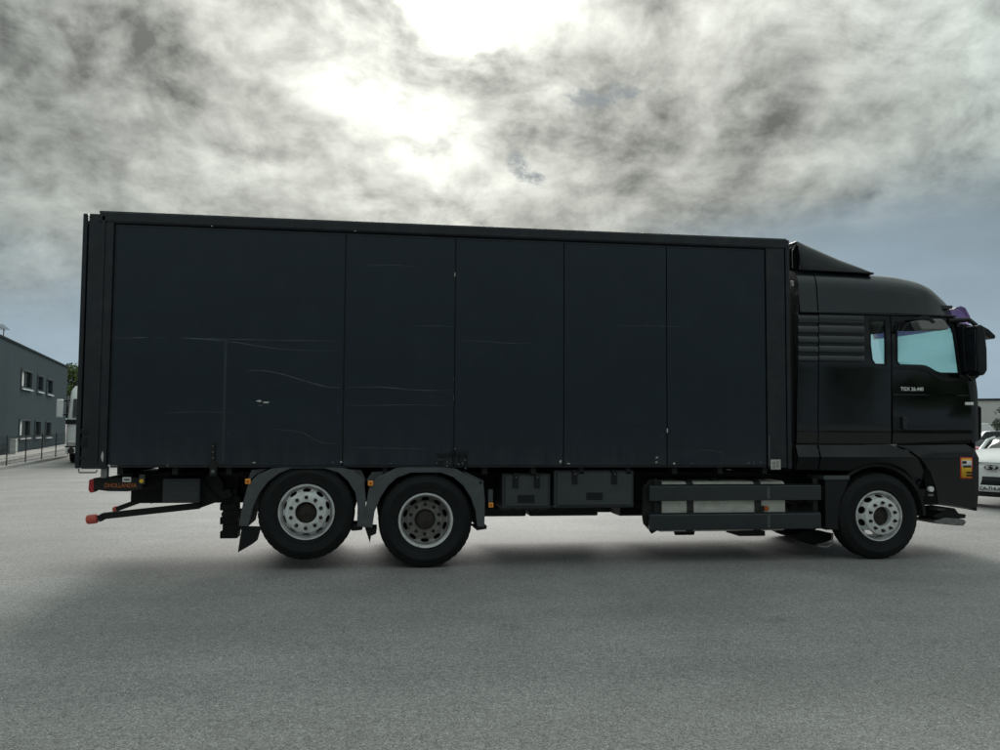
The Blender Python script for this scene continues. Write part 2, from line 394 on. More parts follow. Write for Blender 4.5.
def arc(cx, cz, r, a0, a1, n=16):
    return [(cx + r * math.cos(R(a0 + (a1 - a0) * i / n)), cz + r * math.sin(R(a0 + (a1 - a0) * i / n))) for i in range(n + 1)]

# ------------------------------------------------------------------ the setting
g = MB(); g.add([(-900, -500, 0), (900, -500, 0), (900, 1500, 0), (-900, 1500, 0)], [(0, 1, 2, 3)])
tag(g.build('ground', 'asphalt', smooth=0), kind='structure')

# ------------------------------------------------------------------ the truck
W = 2.50
XR, XF = TX(91), TX(790)
truck = thing('box_truck', 'long black box truck with a high black cab, filling the middle of the yard', 'truck', ((XR + XF) / 2, 1.25, 0), world_coords=True)
ZT = TZ(225, 440); ZB = TZ(465.5, 440)

# --- cargo box
box = MB().box(XR + .02, XF - .02, .035, W - .035, ZB + .01, ZT - .02).build('cargo_box', 'navy_frame', truck, bevel=.01)
px = [111, 343.4, 454.3, 564, 667, 766.5]
TR = .125                                  # height of the top rail
for i in range(5):
    a, b = TX(px[i]), TX(px[i + 1])
    gap = .007 if i != 3 else .003
    gap2 = .007 if i != 2 + 1 else .003
    MB().box(a + gap, b - (.003 if i == 3 else .007), .006, .034, ZB, ZT - TR - .012).build('side_panel', 'navy', box, bevel=.004)
MB().box(TX(83), TX(108.5), -.004, .06, ZB - .035, ZT - .03).build('corner_post', 'navy_frame', box, bevel=.012)
MB().box(TX(96.5), TX(100), -.018, -.003, ZB + .02, ZT - .05).build('post_ridge', 'navy_frame', box, bevel=.004)
fp = MB().box(TX(767.5), XF - .045, .0, .06, ZB - .03, ZT - .02).build('corner_post', 'navy_frame', box, bevel=.01)
MB().box(XF - .04, XF + .012, -.012, .08, ZB - .045, ZT - .012).build('corner_trim', 'navy_frame', box, bevel=.012)
MB().prism_x([(-.018, ZT - .012), (-.018, ZT - TR + .02), (.0, ZT - TR), (.034, ZT - TR), (.034, ZT)], TX(94), XF - .005).build('top_rail', 'navy_frame', box, bevel=.006)
MB().box(TX(112), TX(766), .010, .034, ZB - .022, ZB - .003).build('bottom_rail', 'navy_frame', box, bevel=.003)
MB().box(XR + .02, XF - .02, .0, W, ZT - .018, ZT + .006).build('roof', 'navy_frame', box, bevel=.006)
MB().box(TX(222.8), TX(226), .001, .02, ZB + .02, TZ(339, 225)).build('joint_strip', 'navy_light', box, bevel=.004)
MB().box(TX(117), TX(762), .0, .006, ZT - TR - .03, ZT - TR - .018).build('drip_strip', 'navy_frame', box)
# far side posts and rail
MB().box(XR, XR + .2, W - .034, W + .004, ZB - .03, ZT - .03).build('corner_post', 'navy_frame', box, bevel=.01)
MB().box(XF - .25, XF, W - .034, W + .004, ZB - .03, ZT - .02).build('corner_post', 'navy_frame', box, bevel=.01)
MB().box(XR + .02, XF, W - .034, W + .012, ZT - .12, ZT - .001).build('top_rail', 'navy_frame', box, bevel=.006)
for i in range(4):
    a = XR + .21 + i * (XF - XR - .47) / 4; b = XR + .21 + (i + 1) * (XF - XR - .47) / 4
    MB().box(a + .006, b - .006, W - .034, W - .006, ZB, ZT - .14).build('side_panel', 'navy', box, bevel=.004)
MB().box(XR + .3, XF - .1, W - .16, W - .12, ZB - .26, ZB - .003).build('floor_skirt', 'under', box)
# floor beams of the body
for k in range(14):
    x = XR + .3 + k * (XF - XR - .6) / 13
    MB().box(x - .03, x + .03, .06, W - .06, ZB - .10, ZB + .005).build('floor_beam', 'under', box)
# scratches: thin lines of bare paint, each its own ribbon
def ribbon(pts, wpx, mat='scratch', y=.0045, name='paint_scratch', parent=box):
    P = TP(pts, y); m = MB(); n = len(P); up = []; dn = []
    for i, (x, z) in enumerate(P):
        w = .42 * wpx / 90 * (math.sin(math.pi * (i + .35) / (n - .3)) * .8 + .2) * random.uniform(.6, 1.3)
        up.append((x, y, z + w)); dn.append((x, y, z - w))
    m.add(up + dn, [(i, i + 1, n + i + 1, n + i) for i in range(n - 1)])
    return m.build(name, mat, parent, smooth=0)
def curve(pts, n=18):
    out = []
    for i in range(n + 1):
        t = i / n * (len(pts) - 1); k = min(int(t), len(pts) - 2); u = t - k
        p = [pts[max(0, min(len(pts) - 1, k + j))] for j in (-1, 0, 1, 2)]
        out.append(tuple(.5 * (2 * p[1][c] + (p[2][c] - p[0][c]) * u + (2 * p[0][c] - 5 * p[1][c] + 4 * p[2][c] - p[3][c]) * u * u + (3 * p[1][c] - p[0][c] - 3 * p[2][c] + p[3][c]) * u ** 3) for c in (0, 1)))
    return out
ribbon(curve([(247, 371), (262, 370.5), (282, 374), (305, 381), (328, 387), (341, 387.5)]), .9)
ribbon(curve([(113, 339), (160, 337.5), (225, 341), (280, 349), (338, 351)]), .55)
ribbon(curve([(112, 337), (180, 338), (270, 340), (341, 341)], 26), .5)
ribbon(curve([(270, 429), (300, 432), (320, 442), (339, 444)]), .45)
ribbon(curve([(345, 387.5), (380, 387), (415, 390), (452, 390.5)]), .6)
ribbon(curve([(345, 406), (400, 405), (450, 405.5)]), .35)
ribbon(curve([(460, 341), (480, 341), (505, 343), (530, 343.5)]), .5)
ribbon(curve([(620, 326), (650, 326), (690, 327)]), .35)
ribbon(curve([(346, 447), (380, 448), (430, 449)]), .35)
ribbon(curve([(410, 326), (440, 326), (453, 327)]), .35)
ribbon(curve([(366, 266), (390, 265), (413, 266)]), .35)
ribbon(curve([(165, 413), (200, 412), (235, 413)]), .3)
ribbon(curve([(696, 455), (697, 452), (705, 450), (722, 453), (723, 461)]), .35)
def chip(cx, cy, w, h, mat='scratch_pale', y=.0042, n=9, parent=box):
    pts = [(cx + w / 2 * math.cos(a) * random.uniform(.5, 1.1), cy + h / 2 * math.sin(a) * random.uniform(.4, 1.1)) for a in [2 * math.pi * i / n for i in range(n)]]
    MB().add([(x, y, z) for x, z in TP(pts, y)], [tuple(range(n))]).build('paint_chip', mat, parent, smooth=0)
for c in [(259, 401, 7, 2.4), (266, 402.5, 7, 2.2), (261, 405.5, 6, 1), (228.6, 433, 1.2, 1.4), (341, 462, 2.4, 3.0), (333, 462.4, 3, 1.6), (560.5, 461.5, 3.4, 4.2), (569, 463.6, 4, 1.6),
          (657, 457.5, 3.2, 2.4), (656.5, 462, 2.4, 3.6), (674, 463.5, 3.2, 2.2), (667.3, 430, 1.2, 7), (662, 436.5, 1.2, 1.4), (754, 462.5, 1.2, 4), (761, 462, 1.2, 4), (749, 463, 2, 2),
          (455, 275, 1.2, 6), (453.5, 379, 1, 4), (453.5, 398, 1, 6), (391, 463.4, 4, 1.4), (254, 462.6, 5, 1.4), (692, 463.4, 4, 1.0)]:
    chip(*c, mat='scratch_pale' if c[2] * c[3] > 6 else 'scratch')
chip(102.5, 456, 3.6, 12, y=-.006)
ribbon([(739, 244.6), (748, 245), (757, 245.3), (764, 245.8)], .9, 'scratch_pale', y=-.0008)
for c in [(355, 231), (212, 226)]: chip(*c, 2.5, 1.2, y=-.0195)
ribbon([(769.8, 434), (769.6, 445), (769.4, 455), (769.2, 463)], 2.2, 'scratch', y=-.002)
def vribbon(x, y0, y1, wpx, mat, y):
    (xa, za), (xb, zb) = T(x - wpx / 2, y0, y), T(x + wpx / 2, y1, y)
    MB().add([(xa, y, za), (xb, y, za), (xb, y, zb), (xa, y, zb)], [(0, 1, 2, 3)]).build('paint_scratch', mat, box, smooth=0)
vribbon(769.3, 436, 466, 1.2, 'scratch', -.0025)
# placard at the foot of the front post
pz = T(770.5, 459.5); pz2 = T(780.5, 469.5)
pl = MB().box(pz[0], pz2[0], -.008, -.001, pz2[1], pz[1]).build('placard', 'concrete', box, bevel=.002)
for k, (u, w) in enumerate(((.3, .35), (.7, .65), (.32, .72), (.68, .3))):
    MB().lathe([(.011, -.0095), (.016, -.0095), (.016, -.008)], pz[0] + (pz2[0] - pz[0]) * u, pz[1] + (pz2[1] - pz[1]) * w, 10).build('placard_ring', 'strap', box)
# latch of the side doors
def tbox(m, x0, y0, x1, y1, ya, yb):
    a = T(x0, y0, ya); b = T(x1, y1, ya); return m.box(a[0], b[0], ya, yb, b[1], a[1])
lt = MB(); tbox(lt, 437, 453.7, 450.4, 456, -.03, .006); tbox(lt, 455.4, 451.3, 468.4, 455.6, -.035, .006); tbox(lt, 451, 452.6, 452.6, 457.6, -.04, .006)
tbox(lt, 453.4, 450, 454.8, 464.5, -.022, .006); tbox(lt, 459.5, 456, 461.5, 463, -.03, .006); tbox(lt, 466.2, 456, 467.4, 467.5, -.03, .006); tbox(lt, 438.6, 458, 443, 463, -.018, .006)
lt.build('door_latch', 'plastic', box, bevel=.003)
for (bx_, by_, r_) in ((454.8, 448.6, .008), (439, 459.6, .006), (441.6, 459.8, .006), (437, 463, .007), (447, 465.8, .009), (447, 462, .007), (458.4, 464, .009), (462.4, 463.4, .007), (465.2, 460, .008), (465.4, 468.4, .008)):
    x, z = T(bx_, by_, -.03); MB().cyl((x, -.036, z), (x, .0, z), r_, 10).build('latch_bolt', 'steel', box)
hg = MB(); tbox(hg, 211, 442.5, 214.6, 462, -.02, .006); tbox(hg, 209.8, 462, 216.4, 476, -.024, .01); hg.build('hinge', 'under', box, bevel=.003)
x, z = T(213, 471.5, -.02); MB().cyl((x, -.034, z), (x, -.02, z), .02, 12).build('hinge_bolt', 'scratch', box)
for (bx_, by_) in ((213, 446), (213, 452), (213, 458)):
    x, z = T(bx_, by_, -.02); MB().cyl((x, -.03, z), (x, -.018, z), .008, 8).build('hinge_bolt', 'steel', box)

# --- chassis
ch = MB()
for y in (.72, 1.70):
    ch.box(XR + .25, TX(940), y, y + .08, .68, 1.0)
for k in range(9):
    x = XR + .5 + k * .98; ch.box(x, x + .08, .80, 1.70, .72, .96)
ch.box(XR + .3, XF - .05, .55, .72, ZB - .16, ZB - .1); ch.box(XR + .3, XF - .05, 1.78, 1.95, ZB - .16, ZB - .1)
chassis = ch.build('chassis_frame', 'under', truck)
MB().cyl((TX(430), 1.25, .58), (TX(860), 1.25, .62), .06, 12).build('drive_shaft', 'under', chassis)

# --- wheels
def wheel(cx, cz, yf, kind, side=1, dual=False):
    """yf: y of the outer sidewall; side=1 faces the camera, -1 the far side"""
    s = side
    Y = lambda d: yf + s * d
    hubm = MB().cyl((cx, Y(.10 if kind == 'convex' else .20), cz), (cx, Y(.34), cz), .19, 24)
    hubm.cyl((cx, Y(.3), cz), (cx, 1.25, cz), .07, 14)
    w = hubm.build('wheel', 'under', truck)
    def tyre(d0):
        prof = [(.296, .055), (.312, .028), (.335, .020), (.342, .0165), (.349, .020), (.40, .004), (.425, .001), (.432, -.001), (.440, .003), (.462, .008), (.470, .0155), (.490, .024), (.507, .032), (.521, .046), (.525, .07), (.525, .10), (.513, .104), (.513, .114), (.525, .118), (.525, .15)]
        prof = prof + [(r, .31 - d) for r, d in reversed(prof)]
        n = 160; m = len(prof)
        def rad(i, k, r):
            if 12 <= k <= 15 or m - 16 <= k <= m - 13: return r - (.005 if i % 4 == 0 else 0)
            if k in (10, 11): return r - (.002 if i % 4 == 0 else 0)
            return r
        return MB().lathe([(r, Y(d + d0)) for r, d in prof], cx, cz, n, rad).build('tyre', 'rubber', w, smooth=40)
    tyre(0)
    if dual: tyre(.34)
    lip = [(.296, .055), (.306, .026), (.300, .014), (.290, .016), (.283, .032), (.277, .06), (.268, .075), (.262, .16), (.262, .28), (.268, .28), (.27, .16), (.28, .085)]
    rm = MB().lathe([(r, Y(d)) for r, d in lip], cx, cz, 72, closed=True)
    if kind == 'convex':
        dfl, dco, r1 = -.048, .085, .222
        rm.lathe([(.118, Y(dfl + .10)), (.118, Y(dfl + .004)), (.122, Y(dfl)), (.212, Y(dfl)), (.219, Y(dfl + .004)), (r1, Y(dfl + .012))], cx, cz, 72)
        ra, ya, rb, yb = r1, dfl + .012, .262, dco
    else:
        dfl, dco = .185, .135
        rm.lathe([(.10, Y(dfl)), (.196, Y(dfl)), (.203, Y(dfl - .006)), (.208, Y(dfl - .004))], cx, cz, 72)
        ra, ya, rb, yb = .208, dfl - .004, .262, dco
    loops = [[Vector((rr * math.cos(2 * math.pi * i / 60), rr * math.sin(2 * math.pi * i / 60), 0)) for i in range(60)] for rr in (rb, ra)]
    rc, hr, ht = (ra + rb) / 2, (rb - ra) * .40, .046
    for k in range(10):
        a0 = 2 * math.pi * (k + .5) / 10; lp = []
        for i in range(12):
            b = 2 * math.pi * i / 12; u = rc + hr * math.cos(b); t = ht * math.sin(b) / rc
            lp.append(Vector((u * math.cos(a0 + t), u * math.sin(a0 + t), 0)))
        loops.append(lp)
    flat = [p for l in loops for p in l]; tr = tessellate_polygon(loops)
    rm.add([(cx + p.x, Y(ya + (yb - ya) * (p.length - ra) / (rb - ra)), cz + p.y) for p in flat], tr)
    rm.build('rim', 'rim_silver' if kind == 'convex' else 'rim_worn', w, smooth=40)
    if kind == 'drive':
        MB().lathe([(.274, Y(.0655)), (.280, Y(.036)), (.288, Y(.0145)), (.3, Y(.0125)), (.3075, Y(.0255)), (.300, Y(.040))], cx, cz, 72).build('rim_edge', 'rim_silver', w)
    hb = MB()
    if kind == 'convex':
        hb.lathe([(.0, Y(.0)), (.05, Y(.002)), (.066, Y(.012)), (.09, Y(.016)), (.098, Y(.03)), (.1175, Y(.032))], cx, cz, 40)
        for k in range(10):
            a = 2 * math.pi * k / 10 + .2; hb.cyl((cx + .085 * math.cos(a), Y(.01), cz + .085 * math.sin(a)), (cx + .085 * math.cos(a), Y(.03), cz + .085 * math.sin(a)), .008, 6)
    else:
        hb.lathe([(.0, Y(.06)), (.08, Y(.062)), (.095, Y(.07)), (.104, Y(.09)), (.108, Y(.12)), (.116, Y(.17)), (.118, Y(.19))], cx, cz, 40)
        for k in range(12):
            a = 2 * math.pi * k / 12; hb.cyl((cx + .083 * math.cos(a), Y(.054), cz + .083 * math.sin(a)), (cx + .083 * math.cos(a), Y(.07), cz + .083 * math.sin(a)), .009, 6)
    hb.build('hub', 'hub', w)
    nut = MB()
    for k in range(10):
        a = 2 * math.pi * k / 10 + .31; rr = .1675
        q = (cx + rr * math.cos(a), cz + rr * math.sin(a))
        nut.cyl((q[0], Y(dfl + .001), q[1]), (q[0], Y(dfl - .006), q[1]), .021, 12); nut.cyl((q[0], Y(dfl - .006), q[1]), (q[0], Y(dfl - .034), q[1]), .0155, 6)
        nut.cyl((q[0], Y(dfl - .034), q[1]), (q[0], Y(dfl - .046), q[1]), .009, 8)
    tag(nut.build('wheel_nuts', 'hub', w), kind='stuff')
    return w
RW = .525
XT, XD, XW = TX(306.3, .02, 511), TX(426, .02, 519), TX(880, .06, 516)
for s, yf, yfr in ((1, .02, .055), (-1, W - .02, W - .055)):
    wheel(XT, RW + .105, yf, 'convex', s)
    wheel(XD, RW, yf, 'drive', s, dual=True)
    wheel(XW, RW, yfr, 'convex', s)
MB().lathe([(.02, .95), (.16, 1.0), (.24, 1.12), (.25, 1.25), (.24, 1.4), (.16, 1.5), (.02, 1.55)], XD, .56, 20).build('axle_housing', 'under', truck)
for x in (XT, XD, XW):
    for y in (.66, 1.84):
        MB().cyl((x + .32, y, .52), (x + .32, y, .95), .12, 16).box(x - .5, x + .4, y - .04, y + .04, .48, .56).build('suspension', 'under', truck)

# --- mudguards of the rear axles
def guard(polyo, polyi, y0, y1, lbl=None):
    m = MB(); o = TP(polyo, y0); i = TP(polyi, y0)
    m.prism_y(o + i[::-1], y0, y1)
    return m.build('mudguard', 'fender', truck, bevel=.008)
tagO = [(238.5, 526), (243, 503), (248, 484), (258, 474.5), (272, 468.3), (290, 466.2), (325, 466.2), (342, 467.5), (354, 470.5), (364, 479), (366, 500), (364.5, 527)]
tagI = [(248, 526.5), (253, 507), (259.5, 493), (268, 482), (279, 473.5), (291, 468.6), (324, 468.4), (338, 472.5), (348, 481), (355, 492.5), (357.5, 506), (357, 527)]
drvO = [(363.6, 527.5), (365.5, 508), (369, 488), (376, 478), (396, 468), (412, 466.8), (440, 466.8), (456, 468.6), (472, 477.5), (483.5, 483), (485, 500), (484.6, 527)]
drvI = [(372.3, 528), (374.5, 512), (380.5, 497.5), (388, 486), (397, 478), (411, 472.8), (440, 472.6), (453, 477), (463.5, 486), (471, 498), (475.5, 511), (477.6, 527)]
g1_ = guard(tagO, tagI, .015, .06); g2_ = guard(drvO, drvI, .01, .055)
for o, i, y in ((tagO, tagI, .06), (drvO, drvI, .055)):
    a = [(p[0] * .4 + q[0] * .6, p[1] * .4 + q[1] * .6) for p, q in zip(o, i)]
    A = TP(a, .05); B = TP(i, .05)
    MB().prism_y(A + B[::-1], y + .004, .70).build('mudguard_liner', 'under', g1_ if y == .06 else g2_)
# far side guards
for X in (XT, XD):
    MB().prism_y(arc(X, .60, .62, 5, 175) + arc(X, .60, .56, 175, 5), W - .6, W - .015).build('mudguard', 'fender', truck)
# gusset plates in the upper corners
for pts in ([(345, 468.6), (361, 470), (365.5, 479), (363, 500), (358, 491), (351, 479)], [(369, 486), (376, 479), (388, 471.5), (372, 472), (366.5, 480)], [(462, 470), (484, 481), (484, 500), (474, 481)], [(246, 484), (255, 475), (268, 468.5), (251, 470)]):
    MB().prism_y(TP(pts, .03), .066, .08).build('gusset_plate', 'fender', g1_ if pts[0][0] < 366 and pts[0][0] > 100 and pts[0][0] != 369 else g2_, bevel=.003)
for x_, y_ in ((480.5, 482.5),):
    x, z = T(x_, y_, .01); MB().cyl((x, .004, z), (x, .02, z), .02, 14).build('guard_bolt', 'black_print', g2_)
MB().prism_y(TP([(242, 526), (261.5, 526.5), (257.5, 540), (252.5, 544), (237.8, 552.5), (240, 538)], .05), .05, .065).build('mud_flap', 'rubber', g1_)
MB().prism_y(TP([(365, 528), (377, 528), (376, 534), (371, 536), (370, 543), (367, 534)], .1), .10, .45).build('guard_bracket', 'under', g2_)
MB().prism_y(TP([(347, 524), (364, 524), (362, 530), (352, 531)], .1), .10, .45).build('guard_bracket', 'under', g1_)
MB().prism_y(TP([(473, 527), (487, 526), (486.5, 529), (477, 530.5)], .08), .08, .4).build('guard_bracket', 'under', g2_)
# lumpy brush strip hanging in front of the tail lift
br = MB()
for k in range(7):
    x, z = T(227 + (k % 2) * 2.5, 492 + k * 7, .55); br.box(x - .07, x + .12, .5, .75, z - .045, z + .035)
    x, z = T(221.5 + (k % 3) * 2, 495 + k * 6.4, .55); br.cyl((x, .55, z), (x + .1, .55, z), .022, 8)
br.build('spray_suppressor', 'rubber', truck, bevel=.006)

# --- amber marker lights
def marker(px_, py_, y, sz=5.2):
    x, z = T(px_, py_, y); h = sz / 2 / 89
    b = MB().box(x - h, x + h, y - .022, y + .01, z - h, z + h).build('marker_light', 'amber', truck, bevel=.008)
    MB().box(x - h * .42, x + h * .42, y - .025, y - .0215, z - h * .42, z + h * .42).build('lamp_core', 'amber_dark', b, bevel=.004)
marker(248, 481.4, .012); marker(370.6, 483.2, .008); marker(490.8, 505, .06, 5); 
MB().box(TX(489, .08), TX(493.6, .08), .085, .10, TZ(503, 491, .08), TZ(489.5, 491, .08)).build('lamp_bracket', 'fender', truck)

# --- tail lift
lift = MB()
a = T(163, 478.5, .28); b = T(199.5, 502.8, .28)
lb = lift.box(a[0], b[0], .28, .75, b[1], a[1]).build('lift_pump_box', 'locker', truck, bevel=.01)
for k in range(4):
    z = a[1] + (b[1] - a[1]) * (.15 + .22 * k); MB().box(a[0] + .02, b[0] - .02, .272, .281, z - .02, z + .012).build('box_rib', 'locker', lb, bevel=.003)
tl = thing_lift = MB().box(XR + .1, XR + 1.45, .62, 1.9, .84, 1.0).build('tail_lift', 'under', truck)
MB().box(TX(76.6), TX(81.6), .0, W, ZB - .03, ZT - .03).build('platform', 'navy_frame', tl, bevel=.012)
MB().box(TX(82), TX(84.5), .03, W - .03, ZB + .1, ZT - .1).build('platform_face', 'under', tl)
for bxp in ((80, 429, 88, 434), (80.5, 438, 86.5, 447), (78.2, 457, 84, 459)):
    m = MB(); tbox(m, *bxp, -.012, .05); m.build('platform_latch', 'plastic', tl, bevel=.006)
hk = TP([(78.6, 469), (79, 472.6), (96, 472.6), (97, 470)], .03)
MB().tube([(x, .03, z) for x, z in hk], .007).build('hook', 'under', tl)
m = MB(); tbox(m, 100.8, 466.5, 106.8, 478, .02, .10); m.build('hinge_post', 'steel', tl, bevel=.005)
tb = MB(); pts = TP([(93, 478.3), (104, 476.6), (112, 477.5), (142, 477.6), (142, 489), (128, 491.5), (108, 491.3), (98, 490), (93.6, 492.3)], .12); tb.prism_y(pts, .12, .20)
bump = tb.build('lift_beam', 'under', tl, bevel=.006)
MB().box(TX(105, .2), TX(140, .2), .2, W - .2, TZ(489, 120, .2), TZ(478, 120, .2)).build('cross_beam', 'under', tl)
for y in (.115, W - .2):
    pts = TP([(88.8, 480), (93.6, 478.5), (93.6, 492.3), (90, 493), (88, 490)], .11)
    MB().prism_y(pts, y, y + .10).build('tail_lamp', 'red_lens', tl, bevel=.006)
def bar(p, q, r0, y, mat, name, w=.045):
    (xa, za), (xb, zb) = T(*p, y), T(*q, y); d = Vector((xb - xa, 0, zb - za)).normalized(); n = Vector((-d.z, 0, d.x)) * r0
    m = MB().prism_y([(xa + n.x, za + n.z), (xb + n.x, zb + n.z), (xb - n.x, zb - n.z), (xa - n.x, za - n.z)], y - w, y + w)
    return m.build(name, mat, tl, bevel=.006)
bar((103, 516), (200, 505.5), .034, .42, 'under', 'lift_arm')
bar((99, 519), (105, 515.5), .036, .42, 'under', 'arm_knuckle')
bar((117, 509), (150, 497), .030, 1.75, 'under', 'lift_arm')
bar((150, 499), (172, 492), .06, 1.75, 'under', 'arm_knuckle')
bar((195, 505), (232, 492), .05, .5, 'under', 'arm_knuckle')
for (p, q, y, r) in (((86.2, 519.8), (98.5, 518.4), .42, .048), ((112.5, 509.8), (119, 508.4), 1.75, .034)):
    (xa, za), (xb, zb) = T(*p, y), T(*q, y)
    MB().cyl((xa, y, za), (xb, y, zb), r * 1.08, 20).build('end_roller', 'red_cap', tl, bevel=.03, seg=4)
x, z = T(120.5, 485.6, .118)
text_mesh('DHOLLANDIA', .066, 'orange_print', tl, 'maker_lettering', (x, .1175, z), (1, 0, 0), (0, 0, 1), bold=.0008, sx=.78)
m = MB(); tbox(m, 122.5, 477, 131, 482, .112, .119); m.build('white_tag', 'white_print', tl, bevel=.002)
m = MB(); tbox(m, 124, 479.2, 129.5, 480.4, .109, .1115); m.build('tag_print', 'black_print', tl)
x, z = T(141.5, 481, .1); 
m = MB(); tbox(m, 139.4, 474.5, 144.8, 484, .10, .105); m.build('lift_sticker', 'strap', tl); 
MB().cyl((x, .094, z), (x, .099, z), .022, 14).build('sticker_disc', 'yellow_print', tl)
# air hoses and cables under the tail
for k, pts in enumerate(([(196, 474), (201, 482), (205, 486), (207, 478)], [(200, 470), (212, 490), (222, 500), (232, 500)], [(150, 476), (165, 482), (180, 476)])):
    MB().tube([(T(a, b, .5)[0], .5 - .05 * k, T(a, b, .5)[1]) for a, b in curve(pts, 10)], .012).build('air_hose', 'rubber', truck)
x, z = T(212, 486, .5); MB().cyl((x, .45, z), (x, .9, z), .13, 20).build('air_tank', 'under', truck)

# --- side lockers
def locker(x0, y0, x1, y1, ya, latches, plate):
    a = T(x0, y0, ya); b = T(x1, y1, ya)
    o = MB().box(a[0], b[0], ya + .025, ya + .56, b[1], a[1]).build('side_locker', 'locker', truck, bevel=.018)
    MB().box(a[0] + .03, b[0] - .03, ya, ya + .024, b[1] + .03, a[1] - .02).build('locker_lid', 'locker', o, bevel=.012, seg=3)
    for lx, ly0, ly1 in latches:
        m = MB(); tbox(m, lx - 2.6, ly0, lx + 2.6, ly1, ya - .018, ya + .002); l = m.build('lid_latch', 'plastic', o, bevel=.004)
        p, q = T(lx, ly0 + 4, ya); MB().cyl((p, ya - .024, q), (p, ya - .017, q), .008, 8).build('latch_bolt', 'steel', o)
    m = MB(); tbox(m, *plate, ya - .008, ya + .002); m.build('lid_plate', 'plastic', o, bevel=.003)
    return o
l1 = locker(502.5, 473.5, 551.2, 509, .10, ((515.8, 473, 488), (537.2, 473, 488)), (518, 495.2, 534.6, 502.6))
l2 = locker(554.6, 470, 634.5, 507.8, .06, ((575, 470, 484), (614.6, 470, 484)), (586.6, 492.6, 602.8, 499.6))
for k in range(4): 
    x, z = T(507 + k * 12, 509.3, .15); MB().box(x - .04, x + .04, .13, .4, z - .012, z + .01).build('locker_foot', 'plastic', l1)
X0, X1 = TX(500, .6), TX(566, .6)
m = MB(); zc = TZ(500, 530, .6); 
m.cyl((X0, .62, zc + .02), (X1, .62, zc + .02), .145, 24); m.build('air_tank', 'under', truck, bevel=.03)

# --- fuel tank and side guards
ta, tb_ = TX(661, .17, 508), TX(785.5, .17, 508)
MB().prism_y(TP([(650.5, 481), (662, 481), (662, 528), (652, 534), (649.5, 530), (644, 524), (642.8, 516), (643, 486)], .12), .12, .165).build('tank_end_guard', 'under', truck, bevel=.01)
zt0, zt1 = TZ(481.5, 700, .17), TZ(532, 700, .17)
def rrect(y0, y1, z0, z1, r, n=6):
    out = []
    for cy_, cz_, a0 in ((y1 - r, z1 - r, 0), (y0 + r, z1 - r, 90), (y0 + r, z0 + r, 180), (y1 - r, z0 + r, 270)):
        out += [(cy_ + r * math.cos(R(a0 + 90 * i / n)), cz_ + r * math.sin(R(a0 + 90 * i / n))) for i in range(n + 1)]
    return out
tank = MB().prism_x(rrect(.17, .70, zt1, zt0, .07), ta, tb_).build('fuel_tank', 'alu', truck, bevel=.012)
for pxs in (690.3, 758):
    xa, xb = TX(pxs - 3.2, .16, 508), TX(pxs + 3.2, .16, 508)
    MB().prism_x(rrect(.157, .713, zt1 - .013, zt0 + .013, .08), xa, xb, [rrect(.169, .701, zt1 - .001, zt0 + .001, .07)]).build('tank_strap', 'strap', tank)
x = TX(712, .4, 480); MB().cyl((x, .36, zt0), (x, .36, zt0 + .035), .06, 20).build('filler_cap', 'under', tank)
MB().cyl((TX(800, .3, 500), .42, zt1 + .16), (TX(816, .3, 500), .42, zt1 + .16), .15, 20).build('air_tank', 'under', truck, bevel=.02)
def rail(y0p, y1p, x0p=649.5, x1p=821.5, top=True):
    a = T(x0p, y0p, .03); b = T(x1p, y1p, .03)
    z1, z0 = a[1], T(x0p, y1p, .03)[1]
    o = MB().prism_x([(.03, z0), (.085, z0 + .006), (.085, z1 + .022), (.06, z1 + .022), (.03, z1)], a[0], b[0]).build('side_guard_rail', 'paint_grey', truck, bevel=.008)
    return o
gr1 = rail(486.5, 501.3); gr2 = rail(515.2, 530.8)
for g_ in (gr1, gr2):
    for xp in (768.5, 674):
        x = TX(xp, .03, 500); z0 = min(v.co.z for v in g_.data.vertices) + .02; z1 = max(v.co.z for v in g_.data.vertices) - .035
        MB().box(x - .018, x + .018, .0265, .031, z0, z1).build('rail_joint', 'fender' if xp > 700 else 'paint_grey', g_, bevel=.002)
for xp in (656, 815):
    x = TX(xp, .1, 508); MB().box(x - .03, x + .03, .088, .118, .42, .98).build('guard_bracket', 'under', gr1)
x, z = T(766.3, 508.4, .12); mk = MB().cyl((x, .10, z), (x, .145, z), .029, 18).build('marker_light', 'amber_dark', truck, bevel=.006)
MB().box(x - .045, x - .033, .12, .15, z - .05, z + .03).build('lamp_bracket', 'strap', mk)
MB().cyl((TX(676, .4), .45, zt1 - .02), (TX(694, .4), .45, zt1 - .02), .05, 12).build('drain_plug', 'under', tank)
MB().box(TX(735, .3), TX(760, .3), .2, .6, zt1 - .06, zt1 - .002).build('tank_bracket', 'under', tank)
# far-side guards and tank hung low; lockers and box added to block light
for xa_, xb_ in ((496, 556), (560, 640)):
    fl = MB().box(TX(xa_), TX(xb_), W - .62, W - .12, .37, 1.0).build('side_locker', 'locker', truck, bevel=.018)  # added locker shape, keeps low light from passing under the truck
    MB().box(TX(xa_) + .03, TX(xb_) - .03, W - .119, W - .10, .41, .97).build('locker_lid', 'locker', fl, bevel=.008)
MB().box(TX(800), TX(845), W - .62, W - .12, .36, 1.0).build('light_blocker_box', 'plastic', truck, bevel=.018)  # added box, there only to darken the ground under the truck
MB().prism_x(rrect(1.85, 2.35, .36, 1.0, .07), ta, tb_).build('air_tank', 'under', truck, bevel=.012)
for z0 in (.36, .72):
    MB().box(TX(500), TX(820), W - .08, W - .04, z0, z0 + .15).build('side_guard_rail', 'paint_grey', truck, bevel=.006)

